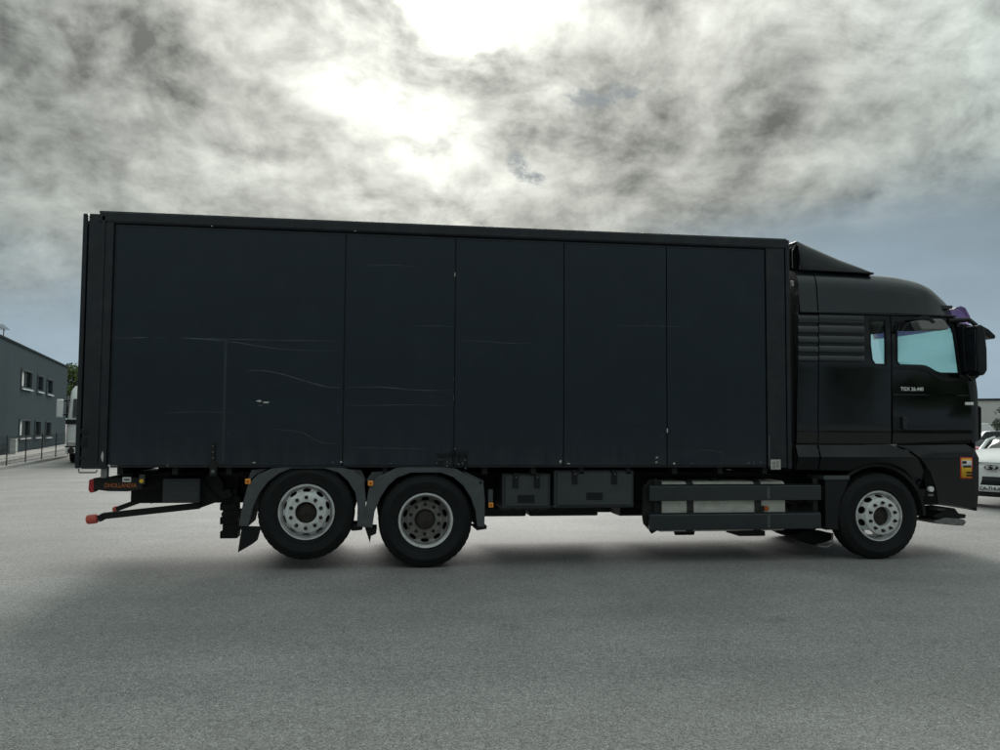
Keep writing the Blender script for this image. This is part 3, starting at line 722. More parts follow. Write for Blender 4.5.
# ------------------------------------------------------------------ cab
YC = .045
XCF = TX(977.5, .16, 430) + .05            # front plane of the cab
def cabf(z):                               # front x at height z (raked windscreen)
    zb = 2.15
    return XCF + .05 - max(0, z - zb) * .20
def cab_y(x, z, y0=YC):
    r = .30; xf = cabf(z); y = y0
    u = (x - (xf - r)) / r
    if u > 0: y += r * (1 - math.sqrt(max(0, 1 - min(1, u) ** 2)))
    if z > 2.2: y += .035 * ((z - 2.2) / .8) ** 2
    return y
zmin, zmax = 0.4, 3.2
def fit(pts, y=None, holes=False):
    """photo outline -> (x, z) on the curved cab side"""
    out = []
    for a, b in pts:
        yy = YC
        for _ in range(6):
            x, z = T(a, b, yy); yy = .5 * yy + .5 * cab_y(min(x, cabf(z) - .02), z)
        out.append((min(x, cabf(z) - .004), z))
    return out
def skin(name, poly, mat, parent, holes=(), off=0.0, thick=.02, side=0, ch=None, bevel=.0035, smooth=28):
    loops = [fit(poly)] + [fit(h) for h in holes]
    def mk(s):
        flat = [Vector((p[0], p[1], 0)) for l in loops for p in l]
        tr = tessellate_polygon([[Vector((p[0], p[1], 0)) for p in l] for l in loops])
        bm = bmesh.new(); vs = [bm.verts.new((p.x, 0, p.y)) for p in flat]
        for t in tr:
            try: bm.faces.new([vs[i] for i in t])
            except ValueError: pass
        xs = [p.x for p in flat]; zs = [p.y for p in flat]
        cutsx = [XCF + .05 - d for d in (.30, .26, .22, .18, .14, .11, .08, .05, .03)]; cutsz = [2.3 + .12 * i for i in range(8)] + (ch[1] if ch else [])
        for cxx in cutsx:
            if min(xs) < cxx < max(xs): bmesh.ops.bisect_plane(bm, geom=bm.verts[:] + bm.edges[:] + bm.faces[:], plane_co=(cxx, 0, 0), plane_no=(1, 0, 0))
        for czz in cutsz:
            if min(zs) < czz < max(zs): bmesh.ops.bisect_plane(bm, geom=bm.verts[:] + bm.edges[:] + bm.faces[:], plane_co=(0, 0, czz), plane_no=(0, 0, 1))
        for v in bm.verts:
            y = cab_y(v.co.x, v.co.z) + off + (ch[0](v.co.x, v.co.z) if ch else 0)
            v.co.y = y if s == 0 else W - y
        bmesh.ops.recalc_face_normals(bm, faces=bm.faces)
        if bm.faces:
            sgn = -1 if s == 0 else 1
            if sum(f.normal.y * f.calc_area() for f in bm.faces) * sgn < 0: bmesh.ops.reverse_faces(bm, faces=bm.faces)
        me = bpy.data.meshes.new(name); bm.to_mesh(me); bm.free(); me.materials.append(MATS[mat]); me.shade_smooth(); me.set_sharp_from_angle(angle=R(smooth))
        o = bpy.data.objects.new(name, me); col.objects.link(o); attach(o, parent)
        md = o.modifiers.new('solid', 'SOLIDIFY'); md.thickness = thick; md.offset = -1
        if bevel:
            bv = o.modifiers.new('bevel', 'BEVEL'); bv.width = bevel; bv.segments = 2; bv.limit_method = 'ANGLE'; bv.angle_limit = R(50); bv.harden_normals = True
        return o
    return mk(side)
small_win = [(869.5, 319.5), (886.2, 320), (886.6, 365), (875, 364.6), (872, 360), (870, 345)]
door_win = [(896, 322), (952, 324.5), (955, 333), (960.5, 373.6), (941, 373.4), (936, 371.8), (930, 368), (925.6, 366), (920, 365.2), (899, 364.6), (896.6, 362)]
# inner shell: floor, rear wall, roof lining, inner sides
XCB = TX(798.5, YC, 380)
ZW = TZ(313, 860, YC)                       # height where the roof fairing starts
cs = MB()
cs.box(XCB + .03, XCF - .35, .14, W - .14, 1.12, 1.3); cs.box(XCB + .02, XCB + .07, .09, W - .09, 1.1, ZW + .1)
cab = cs.build('cab', 'interior', truck)
shell = [(799.5, 313), (889, 313.5), (953.5, 316.5), (957, 330), (963, 366), (966.5, 384), (970, 400), (973, 443), (799.5, 446)]
for s in (0, 1):
    skin('inner_lining', shell, 'interior', cab, [small_win, door_win], off=.024, thick=.03, side=s, bevel=0)
    cr = T(818, 428)[1]
    def crease(x, z): return -.012 * max(0, 1 - abs(z - cr + .05) / .10) if z < cr + .05 else 0.0
    cz_ = [cr - .06, cr - .05, cr - .02, cr, cr + .02, cr + .05]
    skin('rear_corner_panel', [(797.6, 312.4), (817.0, 312.8), (817.6, 443.4), (796.4, 443.4)], 'paint_black', cab, side=s, ch=(crease, cz_))
    skin('side_panel', [(818.0, 312.8), (889.9, 314), (890.7, 443.6), (818.4, 443.4)], 'paint_black', cab, [small_win], side=s, ch=(crease, cz_))
    dl = T(930, 394.5, YC)[1]
    def dcrease(x, z):
        y = 0
        if z < dl: y -= .018 * min(1, (dl - z) / .012)
        if z < cr + .0: y -= .010 * max(0, 1 - abs(z - cr + .05) / .06)
        return y
    door = skin('door', [(890.9, 314.2), (953.8, 317.0), (957, 329), (963.4, 366), (967.6, 386), (970, 405), (971, 440), (965, 443.4), (891.7, 443.6)], 'paint_black', cab, [door_win], side=s, ch=(dcrease, [dl - .012, dl, cr - .11, cr - .05, cr + .01]))
    skin('front_corner_panel', [(955.5, 317.2), (958.6, 318), (969, 362), (976, 378), (978, 392), (978.6, 405), (978.8, 441), (971.8, 443), (970.8, 404), (968.4, 386), (964.2, 366), (957.8, 329)], 'plastic', cab, side=s)
    # lower skirt with its lit chamfer
    zt_ = T(830, 444.5)[1]; zc_ = T(830, 457)[1]
    def cham(x, z):
        if z > zc_: return -.05 + .06 * (z - zc_) / (zt_ - zc_)
        return -.05 + .05 * (zc_ - z) / .12
    cc_ = (cham, [zc_, zc_ - .012, zc_ + .012, zc_ + .06])
    skin('lower_skirt', [(796, 444.6), (817.2, 444.6), (818.2, 470), (796.5, 470)], 'paint_black', cab, side=s, ch=cc_)
    skin('wheel_arch', [(818.8, 444.8), (892, 445), (906, 450.8), (917, 459.5), (926, 473), (931.6, 488), (932.2, 500), (925, 500), (921.5, 489), (914, 477), (904, 469), (891, 463.6), (876, 462.6), (862, 465.4), (850, 471), (819.4, 470.2)], 'paint_black', cab, side=s, ch=cc_)
    skin('bumper', [(895, 445.2), (966, 444.4), (973.5, 449), (976.4, 458), (976.4, 486), (975, 506), (968, 508.5), (936, 503), (933.6, 488), (928, 472), (919, 458.6), (908, 449.6)], 'paint_black', cab, side=s, ch=(lambda x, z: -.045 + (.045 * max(0, (z - zc_) / (zt_ - zc_)) if z > zc_ else 0), [zc_, zc_ - .2, zc_ - .35, .6]))
    # window seals and panes
    for wn, nm in ((small_win, 'side_window'), (door_win, 'door_window')):
        skin(nm, wn, 'cab_glass', cab, off=.014, thick=.005, side=s, bevel=0)
        cxm = sum(p[0] for p in wn) / len(wn); cym = sum(p[1] for p in wn) / len(wn)
        inner = [(cxm + (p[0] - cxm) * (1 - 2.4 / (max(q[0] for q in wn) - min(q[0] for q in wn)) * 1.0), cym + (p[1] - cym) * (1 - 2.6 / 46)) for p in wn]
        outer = [(cxm + (p[0] - cxm) * 1.03, cym + (p[1] - cym) * 1.03) for p in wn]
        skin('window_seal', outer, 'rubber', cab, [inner], off=-.004, thick=.012, side=s, bevel=.003)
    # belt trim under the door window
    skin('belt_trim', [(891.6, 366.4), (920, 367), (926, 368), (931, 371), (937, 375.4), (944, 377.2), (966, 378.6), (967, 381.6), (942, 380.6), (934.5, 377.4), (928, 372.4), (919, 370), (891.6, 369.4)], 'plastic', cab, off=-.012, thick=.02, side=s, bevel=.004)
    # louvres
    for (ya_, yb_) in ((313.4, 323.2), (325.0, 333.4), (335.2, 343.2), (345.0, 352.8), (354.8, 361.6)):
        for xa_, xb_ in ((797.2, 817.2), (818.2, 862.6)):
            P = fit([(xa_, ya_), (xb_, ya_ + .2), (xb_ + (1.0 if xb_ > 820 else 0), yb_ - 1), (xb_, yb_), (xa_, yb_)])
            z1 = max(p[1] for p in P); z0 = min(p[1] for p in P); x0 = min(p[0] for p in P); x1 = max(p[0] for p in P)
            yb = cab_y(x0, (z0 + z1) / 2)
            h = z1 - z0
            prof = [(yb + .004, z1), (yb - .014, z1 - h * .12), (yb - .032, z1 - h * .45), (yb - .034, z0 + h * .2), (yb - .022, z0 + .004), (yb + .004, z0)]
            if s: prof = [(W - a, b) for a, b in prof]
            MB().prism_x(prof, x0, x1).build('louvre', 'paint_grey', cab, bevel=.006, smooth=50)
# front wall: panel, windscreen, grille, headlights
YR = YC + .30
zs0, zs1 = 2.05, ZW + .06
fr = MB()
def fpt(y, z, d=0): return (cabf(z) + d + .06 * (1 - ((y - 1.25) / (1.25 - YR)) ** 2) - .004, y, z)
def fsheet(m, y0, y1, z0, z1, d=0, ny=10, nz=5):
    vs = [fpt(y0 + (y1 - y0) * i / ny, z0 + (z1 - z0) * k / nz, d) for k in range(nz + 1) for i in range(ny + 1)]
    return m.add(vs, [(k * (ny + 1) + i, k * (ny + 1) + i + 1, (k + 1) * (ny + 1) + i + 1, (k + 1) * (ny + 1) + i) for k in range(nz) for i in range(ny)])
fsheet(fr, YR, W - YR, .55, zs0); fr.build('front_panel', 'paint_black', cab, solid=.02)
fsheet(MB(), YR - .03, W - YR + .03, zs0, zs1 - .04).build('windscreen', 'cab_glass', cab)
for k in range(5):
    fsheet(MB(), .5, W - .5, 1.15 + k * .15, 1.15 + k * .15 + .07, .02, 8, 1).build('grille_bar', 'plastic', cab, solid=.03)
for y0, y1 in ((YR, .72), (W - .72, W - YR)):
    fsheet(MB(), y0, y1, .72, .95, .012, 4, 2).build('headlight', 'chrome', cab, solid=.02)
fsheet(MB(), .98, 1.5, .60, .71, .025, 6, 1).build('number_plate', 'white_print', cab, solid=.01)
# interior: seats, dashboard, steering wheel, lining
MB().box(cabf(2.1) - .55, cabf(2.1) - .12, .35, W - .35, 1.9, 2.16).build('dashboard', 'visor_seat', cab, bevel=.06)
for y in (.42, 1.58):
    MB().box(XCF - 1.35, XCF - .85, y, y + .5, 1.45, 1.68).box(XCF - 1.45, XCF - 1.3, y + .02, y + .48, 1.6, 2.2).build('seat', 'visor_seat', cab, bevel=.05)
MB().tube([(XCF - .62 + .05 * math.sin(a), 1.83 + .22 * math.cos(a), 1.98 + .2 * math.sin(a)) for a in [2 * math.pi * i / 24 for i in range(25)]], .016).build('steering_wheel', 'visor_seat', cab)
MB().box(XCB + .1, cabf(ZW) - .25, .14, W - .14, ZW + .10, ZW + .14).build('headlining', 'interior', cab)
# roof fairing
def yfair(x):                               # plan: front corner round
    xf = TX(957, .3, 315) + .10; r = .75; u = (x - (xf - r)) / r
    return YC + (.62 * (1 - math.sqrt(max(0, 1 - min(1, u) ** 2))) if u > 0 else 0)
def fairing(name, top, bot_px, x_first, mat, parent):
    secs = []
    for a, b in top:
        x = T(a, b, YC)[0]
        for _ in range(8): x = .5 * x + .5 * T(a, b, yfair(x))[0]
        z = T(a, b, yfair(x) + .24)[1]; y0 = yfair(x); zb = ZW - .012 + (0.0)
        z = max(z, zb + .03); rr = min(.24, (z - zb) * .75)
        sec = [(y0, zb)]
        sec += [(y0 + .02, zb + (z - rr - zb) * .5), (y0 + .035, z - rr)]
        for k in range(1, 7):
            t = R(90 * k / 6); sec.append((y0 + .035 + rr * (1 - math.cos(t)), z - rr + rr * math.sin(t)))
        sec += [(1.25, z + .015)]
        full = sec + [(W - p, q) for p, q in reversed(sec[:-1])]
        secs.append([(x, p, q) for p, q in full])
    return MB().loft(secs).build(name, mat, parent, smooth=35)
top = [(818.4, 271.6), (830, 272.0), (850, 273), (872.8, 274.7), (890, 276.2), (904, 277.6), (916, 279.8), (925.6, 282), (932, 284.6), (937.6, 287.4), (944, 293), (949.6, 299.6), (953, 305), (955.4, 310.4), (957, 314)]
rf = fairing('roof_fairing', top, 313, 818, 'paint_grey', cab)
fairing('roof_side_fairing', [(799.8, 270.6), (808, 271), (817.2, 271.5)], 313, 800, 'paint_grey', cab)
MB().prism_y(fit([(799.6, 311.2), (889, 312.4), (954, 315.8), (954, 317.4), (889, 313.8), (799.6, 312.6)]), YC - .012, YC + .04).build('gutter_trim', 'paint_grey', cab, bevel=.003)
# a soft swage line on the fairing side
# roof spoiler
def zspl(px_, py_): return T(px_, py_, .15)
sp_secs = []
for a, b in ((798.8, 240.4), (806, 243.8), (820, 250), (840, 258.8), (860, 267.8), (873, 273.9)):
    x, z = T(a, b, .16); zb = T(a, 270.0 + (a - 799) * .05, .16)[1]
    h = max(z - zb, .012); r = min(.10, h * .6)
    s_ = [(.14, zb), (.15, z - r)] + [(.15 + r * (1 - math.cos(R(t))), z - r + r * math.sin(R(t))) for t in (22, 45, 67, 90)] + [(1.25, z + .02)]
    s_ = s_ + [(W - p, q) for p, q in reversed(s_[:-1])]; sp_secs.append([(x, p, q) for p, q in s_])
MB().loft(sp_secs, cap=False).build('roof_spoiler', 'spoiler_paint', cab, smooth=40, solid=.018)
for y in (.28, W - .3):
    (xa, za), (xb, zb) = T(792.5, 250, y), T(797, 268, y)
    MB().prism_y([(xa, zb), (xb, zb), (xb, T(797, 245, y)[1]), (xa, za)], y, y + .02).build('spoiler_bracket', 'plastic', cab)
m = MB(); tbox(m, 792, 280.5, 795.6, 286.5, .2, .24); m.build('work_lamp', 'white_print', cab, bevel=.006)
for y in (.35, 1.25, W - .4):
    MB().tube([(XCB - .02, y, 1.2), (XCB - .05, y, 2.4), (XCB - .03, y, ZW)], .02).build('rear_pipe', 'plastic', cab)
MB().box(XCB - .09, XCB - .005, .12, .4, 1.25, ZW + .25).build('rear_air_duct', 'under', cab, bevel=.02)
# outside sun visor of violet plastic
vis = []
for k in range(13):
    y = .17 + (W - .34) * k / 12; c = ((y - 1.25) / 1.1) ** 2
    xv = TX(964, .2, 315) + .16 * (1 - c)
    vis.append([(xv - .07, y, ZW + .14), (xv - .01, y, ZW + .12), (xv + .05, y, ZW + .02), (xv + .075, y, ZW - .07)])
MB().loft(vis, cap=False).build('sun_visor', 'violet_glass', cab, solid=.006)
MB().box(TX(946, .1, 318), TX(962, .1, 318), .06, .2, ZW - .075, ZW - .02).build('visor_bracket', 'plastic', cab, bevel=.01)
# mirrors
for s in (0, 1):
    f = (lambda y: y) if s == 0 else (lambda y: W - y)
    ho = MB(); P = TP([(970.4, 326), (975.5, 325.4), (978, 329), (980.4, 350), (980.8, 371), (977, 376.6), (972, 374.6), (970.2, 352)], -.12)
    ho.prism_y(P, f(-.25), f(-.01)); mo = ho.build('mirror', 'plastic', cab, bevel=.03, seg=3)
    xg = TX(970.0, -.12, 350)
    MB().box(xg - .004, xg + .012, f(-.22), f(-.04), TZ(371, 970, -.12), TZ(330, 970, -.12)).build('mirror_glass', 'dark_glass', cab, bevel=.002)
    xm, zm = T(974, 324, -.1); xk, zk = T(950, 320.4, .05)
    MB().tube([(xk, f(.07), zk), (xk + .2, f(-.04), zk), (xm, f(-.12), zm - .01), (xm + .02, f(-.12), zm - .08)], .03).build('mirror_arm', 'plastic', cab)
    xm, zm = T(976, 377, -.1); xk, zk = T(960, 376, .05)
    MB().tube([(xk, f(.06), zk), (xk + .1, f(.0), zk - .04), (xm - .05, f(-.1), zm - .02), (xm + .01, f(-.12), zm + .03)], .028).build('mirror_arm', 'plastic', cab)
    pl_ = TP([(962, 326), (967.8, 326), (969.6, 374), (964.5, 372), (962.8, 350)], .0)
    MB().prism_y(pl_, f(-.02), f(.10)).build('mirror_fairing', 'plastic', cab, bevel=.015)
P = TP([(976.4, 326.6), (981, 326.8), (986, 329.6), (993, 336), (992.4, 339.4), (987, 338.6), (980, 333)], .12)
MB().prism_y(P, .06, .26).build('front_mirror', 'plastic', cab, bevel=.02, seg=3)
xa, za = T(968, 325, .12); xb, zb = T(978, 329, .12); MB().tube([(xa - .1, .25, za + .02), (xa, .16, za), (xb, .14, zb)], .02).build('front_mirror_arm', 'plastic', cab)
P = TP([(912.6, 321.4), (917, 320.2), (937, 319.8), (940, 322), (944, 328), (943, 330.4), (917, 330.6), (914.4, 327)], -.10)
km = MB().prism_y(P, -.20, -.02).build('kerb_mirror', 'mirror_cover', cab, bevel=.02, seg=3)
P = TP([(914, 320), (918, 317), (925, 317.4), (929, 320.4), (931.6, 323), (928, 324.4), (925, 321.6)], -.12)
MB().prism_y(P, -.208, .05).build('kerb_mirror_arm', 'plastic', cab, bevel=.008)
P = TP([(900, 331), (906, 323.4), (913, 321), (915, 331)], -.03)
MB().prism_y(P, -.06, .02).build('kerb_mirror_bracket', 'plastic', cab, bevel=.01)
# handle, lettering, badges, sticker, lamps
yD = YC - .018
a = T(892.9, 416, yD); b = T(906.6, 430, yD)
MB().box(a[0], b[0], yD - .006, yD + .004, b[1], a[1]).build('handle_recess', 'plastic', cab, bevel=.006)
a = T(901, 417, yD); b = T(905.4, 429, yD); MB().box(a[0], b[0], yD - .04, yD - .004, b[1], a[1]).build('door_handle', 'paint_grey', cab, bevel=.01)
x, z = T(911.9, 389.2, YC); text_mesh('TGX 26.440', .062, 'white_print', cab, 'door_lettering', (x, YC - .003, z), (1, 0, 0), (0, 0, 1), bold=.0016, sx=.98)
m = MB(); yb = cab_y(TX(968, .08, 403), 1.9) - .026
def stick(x0, y0, x1, y1, off, nm, mat):
    P = [(x0, y0), (x1, y0), (x1, y1), (x0, y1)]
    return skin(nm, P, mat, cab, off=off, thick=.002, bevel=0)
stick(963.6, 402.2, 972.2, 405.2, -.026, 'front_badge', 'white_print')
stick(957.6, 457.2, 969.8, 478.4, -.049, 'warning_sticker', 'red_print')
stick(958.7, 458.4, 968.8, 477.2, -.0515, 'warning_sticker_face', 'yellow_print')
stick(958.7, 460.4, 968.8, 466.6, -.0540, 'warning_sticker_picture', 'white_print')
stick(959.2, 460.8, 963.6, 463.4, -.0565, 'warning_sticker_print', 'black_print')
stick(960.2, 465.4, 968.2, 467.2, -.0565, 'warning_sticker_print', 'black_print')
for i_, (t_, py_) in enumerate((('ANGLES', 472.2), ('MORTS', 475.2))):
    x, z = T(963.9, py_, .1); yy = cab_y(x, z) - .0545
    x2, z2 = T(968, py_, .1); tg = Vector((x2 - x, cab_y(x2, z2) - cab_y(x, z), 0))
    text_mesh(t_, .030, 'black_print', cab, 'sticker_lettering', (x, yy, z), tg, (0, 0, 1), depth=.003, bold=.0008, sx=.9)
x, z = T(931.2, 489.2, 0); MB().cyl((x, YC - .058, z), (x, YC - .01, z), .034, 18).build('side_lamp', 'white_print', cab, bevel=.008)
MB().box(x - .03, x + .03, YC - .04, YC - .005, z - .085, z - .06).build('lamp_bracket', 'steel', cab)
# flap fairing ahead of the front wheel, on the front corner
P = TP([(971.5, 405.6), (977, 405), (981, 407), (981.2, 438), (979, 441), (972.5, 440.6)], .12)
MB().prism_y(P, .10, .24).build('corner_deflector', 'paint_black', cab, bevel=.02, seg=3)
# step behind the front wheel and splash guard
a = T(824.5, 480, .10); b = T(848, 529, .10)
sg = MB().prism_y(TP([(825, 479), (850, 478.4), (846, 489), (840.5, 502), (838.6, 520), (839, 530), (825.6, 530)], .09), .09, .55).build('splash_guard', 'plastic', truck, bevel=.012)
m = MB(); tbox(m, 824, 475.6, 850, 479.8, .07, .5); m.build('guard_lip', 'fender', sg, bevel=.008)
MB().tube([(x, .2, z) for x, z in TP([(818, 546), (828, 547), (832, 543), (832.6, 533)], .2)], .012).build('step_bracket', 'steel', sg)
MB().prism_y(TP([(802, 530), (832, 533), (830, 540), (812, 545), (790, 536)], .6), .55, .9).build('exhaust_box', 'under', truck, bevel=.02)
# inner wheel house of the front axle
for y0, y1 in ((.10, .62), (W - .62, W - .10)):
    MB().prism_y(arc(XW, RW, .64, 0, 180, 20) + arc(XW, RW, .60, 180, 0, 20), y0, y1).build('wheel_house', 'under', truck)
MB().box(XW - .7, cabf(1) - .1, .62, W - .62, .6, 1.1).build('engine_block', 'under', truck, bevel=.02)
# front step bar under the bumper
st = MB().prism_y(TP([(932, 516.5), (944, 509), (954, 508), (958, 513.5), (965, 514.2), (964.6, 518), (940, 520)], .16), .14, .6).build('front_step', 'under', truck, bevel=.008)
MB().prism_y(TP([(933, 521), (945, 517.6), (962.8, 519.2), (965.4, 521.8), (962.6, 525.6), (955, 525.4), (934.4, 523.4)], .12), .10, .5).build('step_tread', 'steel', st, bevel=.006)
m = MB(); tbox(m, 938, 508.6, 946, 510.6, .14, .3); m.build('step_mount', 'fender', st)

# ------------------------------------------------------------------ background, left
def leaves(n, blobs, size, flat=.6):
    vs = []; fs = []
    for _ in range(n):
        c, r = random.choice(blobs)
        d = Vector((random.gauss(0, 1), random.gauss(0, 1), random.gauss(0, 1))).normalized()
        p = c + Vector((d.x * r.x, d.y * r.y, d.z * r.z)) * (random.random() ** .45)
        a = Vector((random.gauss(0, 1), random.gauss(0, 1), random.gauss(0, flat))).normalized(); b = a.orthogonal().normalized()
        b = (Matrix.Rotation(random.uniform(0, 6.28), 3, a) @ b); k = size * random.uniform(.6, 1.4); e = a.cross(b)
        i = len(vs); vs += [p - b * k * .5, p + e * k * .3, p + b * k * .5, p - e * k * .3]; fs.append((i, i + 1, i + 2, i + 3))
    m = MB(); m.v = [tuple(v) for v in vs]; m.f = fs
    return m
def tree(loc, h, r, label, mat='leaf', n=2600, leaf=.22, group=None):
    t = thing('tree', label, 'tree', loc, group=group)
    tk = MB(); tk.tube([(0, 0, 0), (.05, .03, h * .25), (.0, -.04, h * .5), (.06, 0, h * .8)], [.04 * h * .6, .03 * h * .6, .02 * h * .6, .01])
    for k in range(6):
        a = k * 1.05 + random.random(); z0 = h * (.35 + .06 * k)
        tk.tube([(0, 0, z0), (math.cos(a) * r * .4, math.sin(a) * r * .4, z0 + h * .1), (math.cos(a) * r * .75, math.sin(a) * r * .75, z0 + h * .16)], [.012 * h, .008 * h, .004 * h], 6)
    tk.build('trunk', 'bark', t)
    bl = []
    for k in range(13):
        a = random.uniform(0, 6.28); q = r * random.uniform(.15, .75); zc = h * random.uniform(.48, .88)
        s_ = r * random.uniform(.28, .5); bl.append((Vector((math.cos(a) * q, math.sin(a) * q, zc)), Vector((s_, s_, s_ * .75))))
    bl.append((Vector((0, 0, h * .9)), Vector((r * .4, r * .4, h * .1))))
    leaves(n, bl, leaf).build('crown', mat, t, smooth=0)
    return t
A = G(65, 445.3); B = G(17, 454.0)
U = (B - A).normalized(); rzb = math.atan2(U.y, U.x); NN = Vector((-U.y, U.x, 0)); so_ = 1 if NN.dot(CAM - A) > 0 else -1
def wall_pt(px_, py_):                   # photo pixel -> (distance along the wall, height)
    d = ray(px_, py_); n = NN; t = (A - CAM).dot(n) / d.dot(n); p = CAM + d * t
    return ((p - A).dot(U), p.z)
HB = wall_pt(65.4, 366.8)[1]
bld = thing('office_building', 'dark grey metal-clad two-storey building with small windows at the left edge', 'building', A, rzb)
LB = (B - A).length + 26
wins = [[(21.4, 368.6), (31, 372.6), (31, 388.8), (21.2, 388.0)], [(37.4, 374.6), (42.4, 376.6), (42.3, 391.6), (37.2, 391)], [(46.8, 378.2), (52, 380.4), (51.8, 394.2), (46.6, 393.8)],
        [(19.2, 419.2), (29.4, 420.6), (29, 437), (19, 437.2)], [(34.8, 420.2), (40.2, 421), (39.8, 436.6), (34.6, 436.4)], [(45.2, 421.2), (50.4, 421.8), (50, 436.6), (45, 436.4)]]
rects = []
for w_ in wins:
    q = [wall_pt(*p) for p in w_]
    rects.append((min(p[0] for p in q), max(p[0] for p in q), (q[2][1] + q[3][1]) / 2, (q[0][1] + q[1][1]) / 2))
sgn = so_
def yo(d): return sgn * d
hl = [[(a, c), (b, c), (b, d), (a, d)] for a, b, c, d in rects]
MB().prism_y([(0, 0), (LB, 0), (LB, HB), (0, HB)], yo(-.22), 0, hl).build('front_wall', 'cladding', bld, smooth=0)
MB().box(0, .25, min(yo(-18), yo(-.221)), max(yo(-18), yo(-.221)), 0, HB).build('end_wall', 'cladding', bld, smooth=0)
MB().box(.26, LB, min(yo(-18), yo(-17.7)), max(yo(-18), yo(-17.7)), 0, HB).build('rear_wall', 'cladding', bld, smooth=0)
MB().box(.26, LB, min(yo(-17.7), yo(-.23)), max(yo(-17.7), yo(-.23)), HB - .5, HB - .35).build('roof', 'flashing', bld, smooth=0)
MB().box(-.06, LB, min(yo(-.3), yo(.06)), max(yo(-.3), yo(.06)), HB + .001, HB + .10).build('roof_edge', 'flashing', bld, smooth=0)
for i, (a, b, c, d) in enumerate(rects):
    t = .055
    f = MB().prism_y([(a - .06, c - .06), (b + .06, c - .06), (b + .06, d + .06), (a - .06, d + .06)], yo(-.05), yo(.05), [[(a + t * .4, c + t), (b - t * .4, c + t), (b - t * .4, d - t), (a + t * .4, d - t)]]).build('window', 'window_frame', bld, smooth=0)
    MB().box(a, b, min(yo(-.12), yo(-.10)), max(yo(-.12), yo(-.10)), c, d).build('pane', 'dark_glass', f, smooth=0)
    if i in (0, 3):
        MB().box(a + (b - a) * .52, b - .06, min(yo(-.098), yo(-.09)), max(yo(-.098), yo(-.09)), c + .1, d - .06).build('blind', 'blind', f, smooth=0)
        MB().box(a + (b - a) * .48, a + (b - a) * .52, min(yo(-.099), yo(-.02)), max(yo(-.099), yo(-.02)), c, d).build('mullion', 'window_frame', f, smooth=0)
    MB().box(a - .05, b + .05, min(yo(.051), yo(.12)), max(yo(.051), yo(.12)), c - .10, c - .05).build('sill', 'white_paint', f, smooth=0)
ant = Vector(A) + U * wall_pt(29, 347)[0] - NN * sgn * 1.2
an = thing('roof_antenna', 'thin television antenna standing on the roof of the grey building', 'antenna', (ant.x, ant.y, HB - .35))
MB().cyl((0, 0, 0), (0, 0, 1.45), .025, 8).build('mast', 'wire', an)
MB().tube([U * -.35 + Vector((0, 0, 1.35)), U * 1.9 + Vector((0, 0, 1.5))], .018, 6).build('boom', 'wire', an)
for k in range(6):
    p = U * (.1 + k * .32) + Vector((0, 0, 1.38 + k * .02)); MB().tube([p - NN * .3, p + NN * .3], .012, 6).build('antenna_rod', 'wire', an)
# paved strip along the building and the kerb under the fence
def strip(name, P, Q, w, h, mat, z=.0):
    d = (Q - P).normalized(); n = Vector((-d.y, d.x, 0)) * (w / 2)
    m = MB().prism_z([(P + n).xy, (Q + n).xy, (Q - n).xy, (P - n).xy], z, h)
    return tag(m.build(name, mat, None, smooth=0), kind='structure')
strip('pavement', A - U * .5 + NN * so_ * .75, A + U * LB + NN * so_ * .75, 1.3, .10, 'concrete', -.02)
f0 = G(6.3, 468.6); f3 = G(55.4, 459.4); FU = (f3 - f0).normalized()
strip('kerb', f0 - FU * 22, f3 + FU * 14, .22, .10, 'concrete', -.02)
posts = [G(6.3, 468.6), G(26, 464.9), G(42.3, 461.8), f3]; sp0 = (f3 - f0).length / 3
fence = thing('wire_fence', 'low dark wire mesh fence with thin posts before the grey building', 'fence', f0, world_coords=True)
HF = 1.12
allp = [f0 + FU * sp0 * k for k in range(-7, 8)]
for k, p in enumerate(allp):
    MB().box(p.x - .016, p.x + .016, p.y - .016, p.y + .016, .05, HF + .02).build('post', 'wire', fence, smooth=0)
    if k < len(allp) - 1:
        q = allp[k + 1]; m = MB()
        for j in range(6): m.tube([p + Vector((0, 0, .16 + j * .19)), q + Vector((0, 0, .16 + j * .19))], .008, 4)
        nv = 16
        for j in range(1, nv): c = p.lerp(q, j / nv); m.tube([c + Vector((0, 0, .13)), c + Vector((0, 0, HF))], .005, 4)
        tag(m.build('mesh_panel', 'wire', fence, smooth=0), kind='stuff')
mc = G(13.2, 456.2)
mb = thing('meter_cabinet', 'small white utility cabinet standing in front of the grey building', 'cabinet', mc, rzb)
MB().box(-.26, .26, -.11, .11, 0, .78).build('housing', 'white_paint', mb, bevel=.01)
for sx in (-1, 1): MB().box(min(.015 * sx, .235 * sx), max(.015 * sx, .235 * sx), min(yo(.112), yo(.13)), max(yo(.112), yo(.13)), .06, .72).build('door', 'blind', mb, bevel=.006)
MB().box(-.28, .28, -.13, .13, .781, .81).build('cap', 'white_paint', mb, bevel=.006)
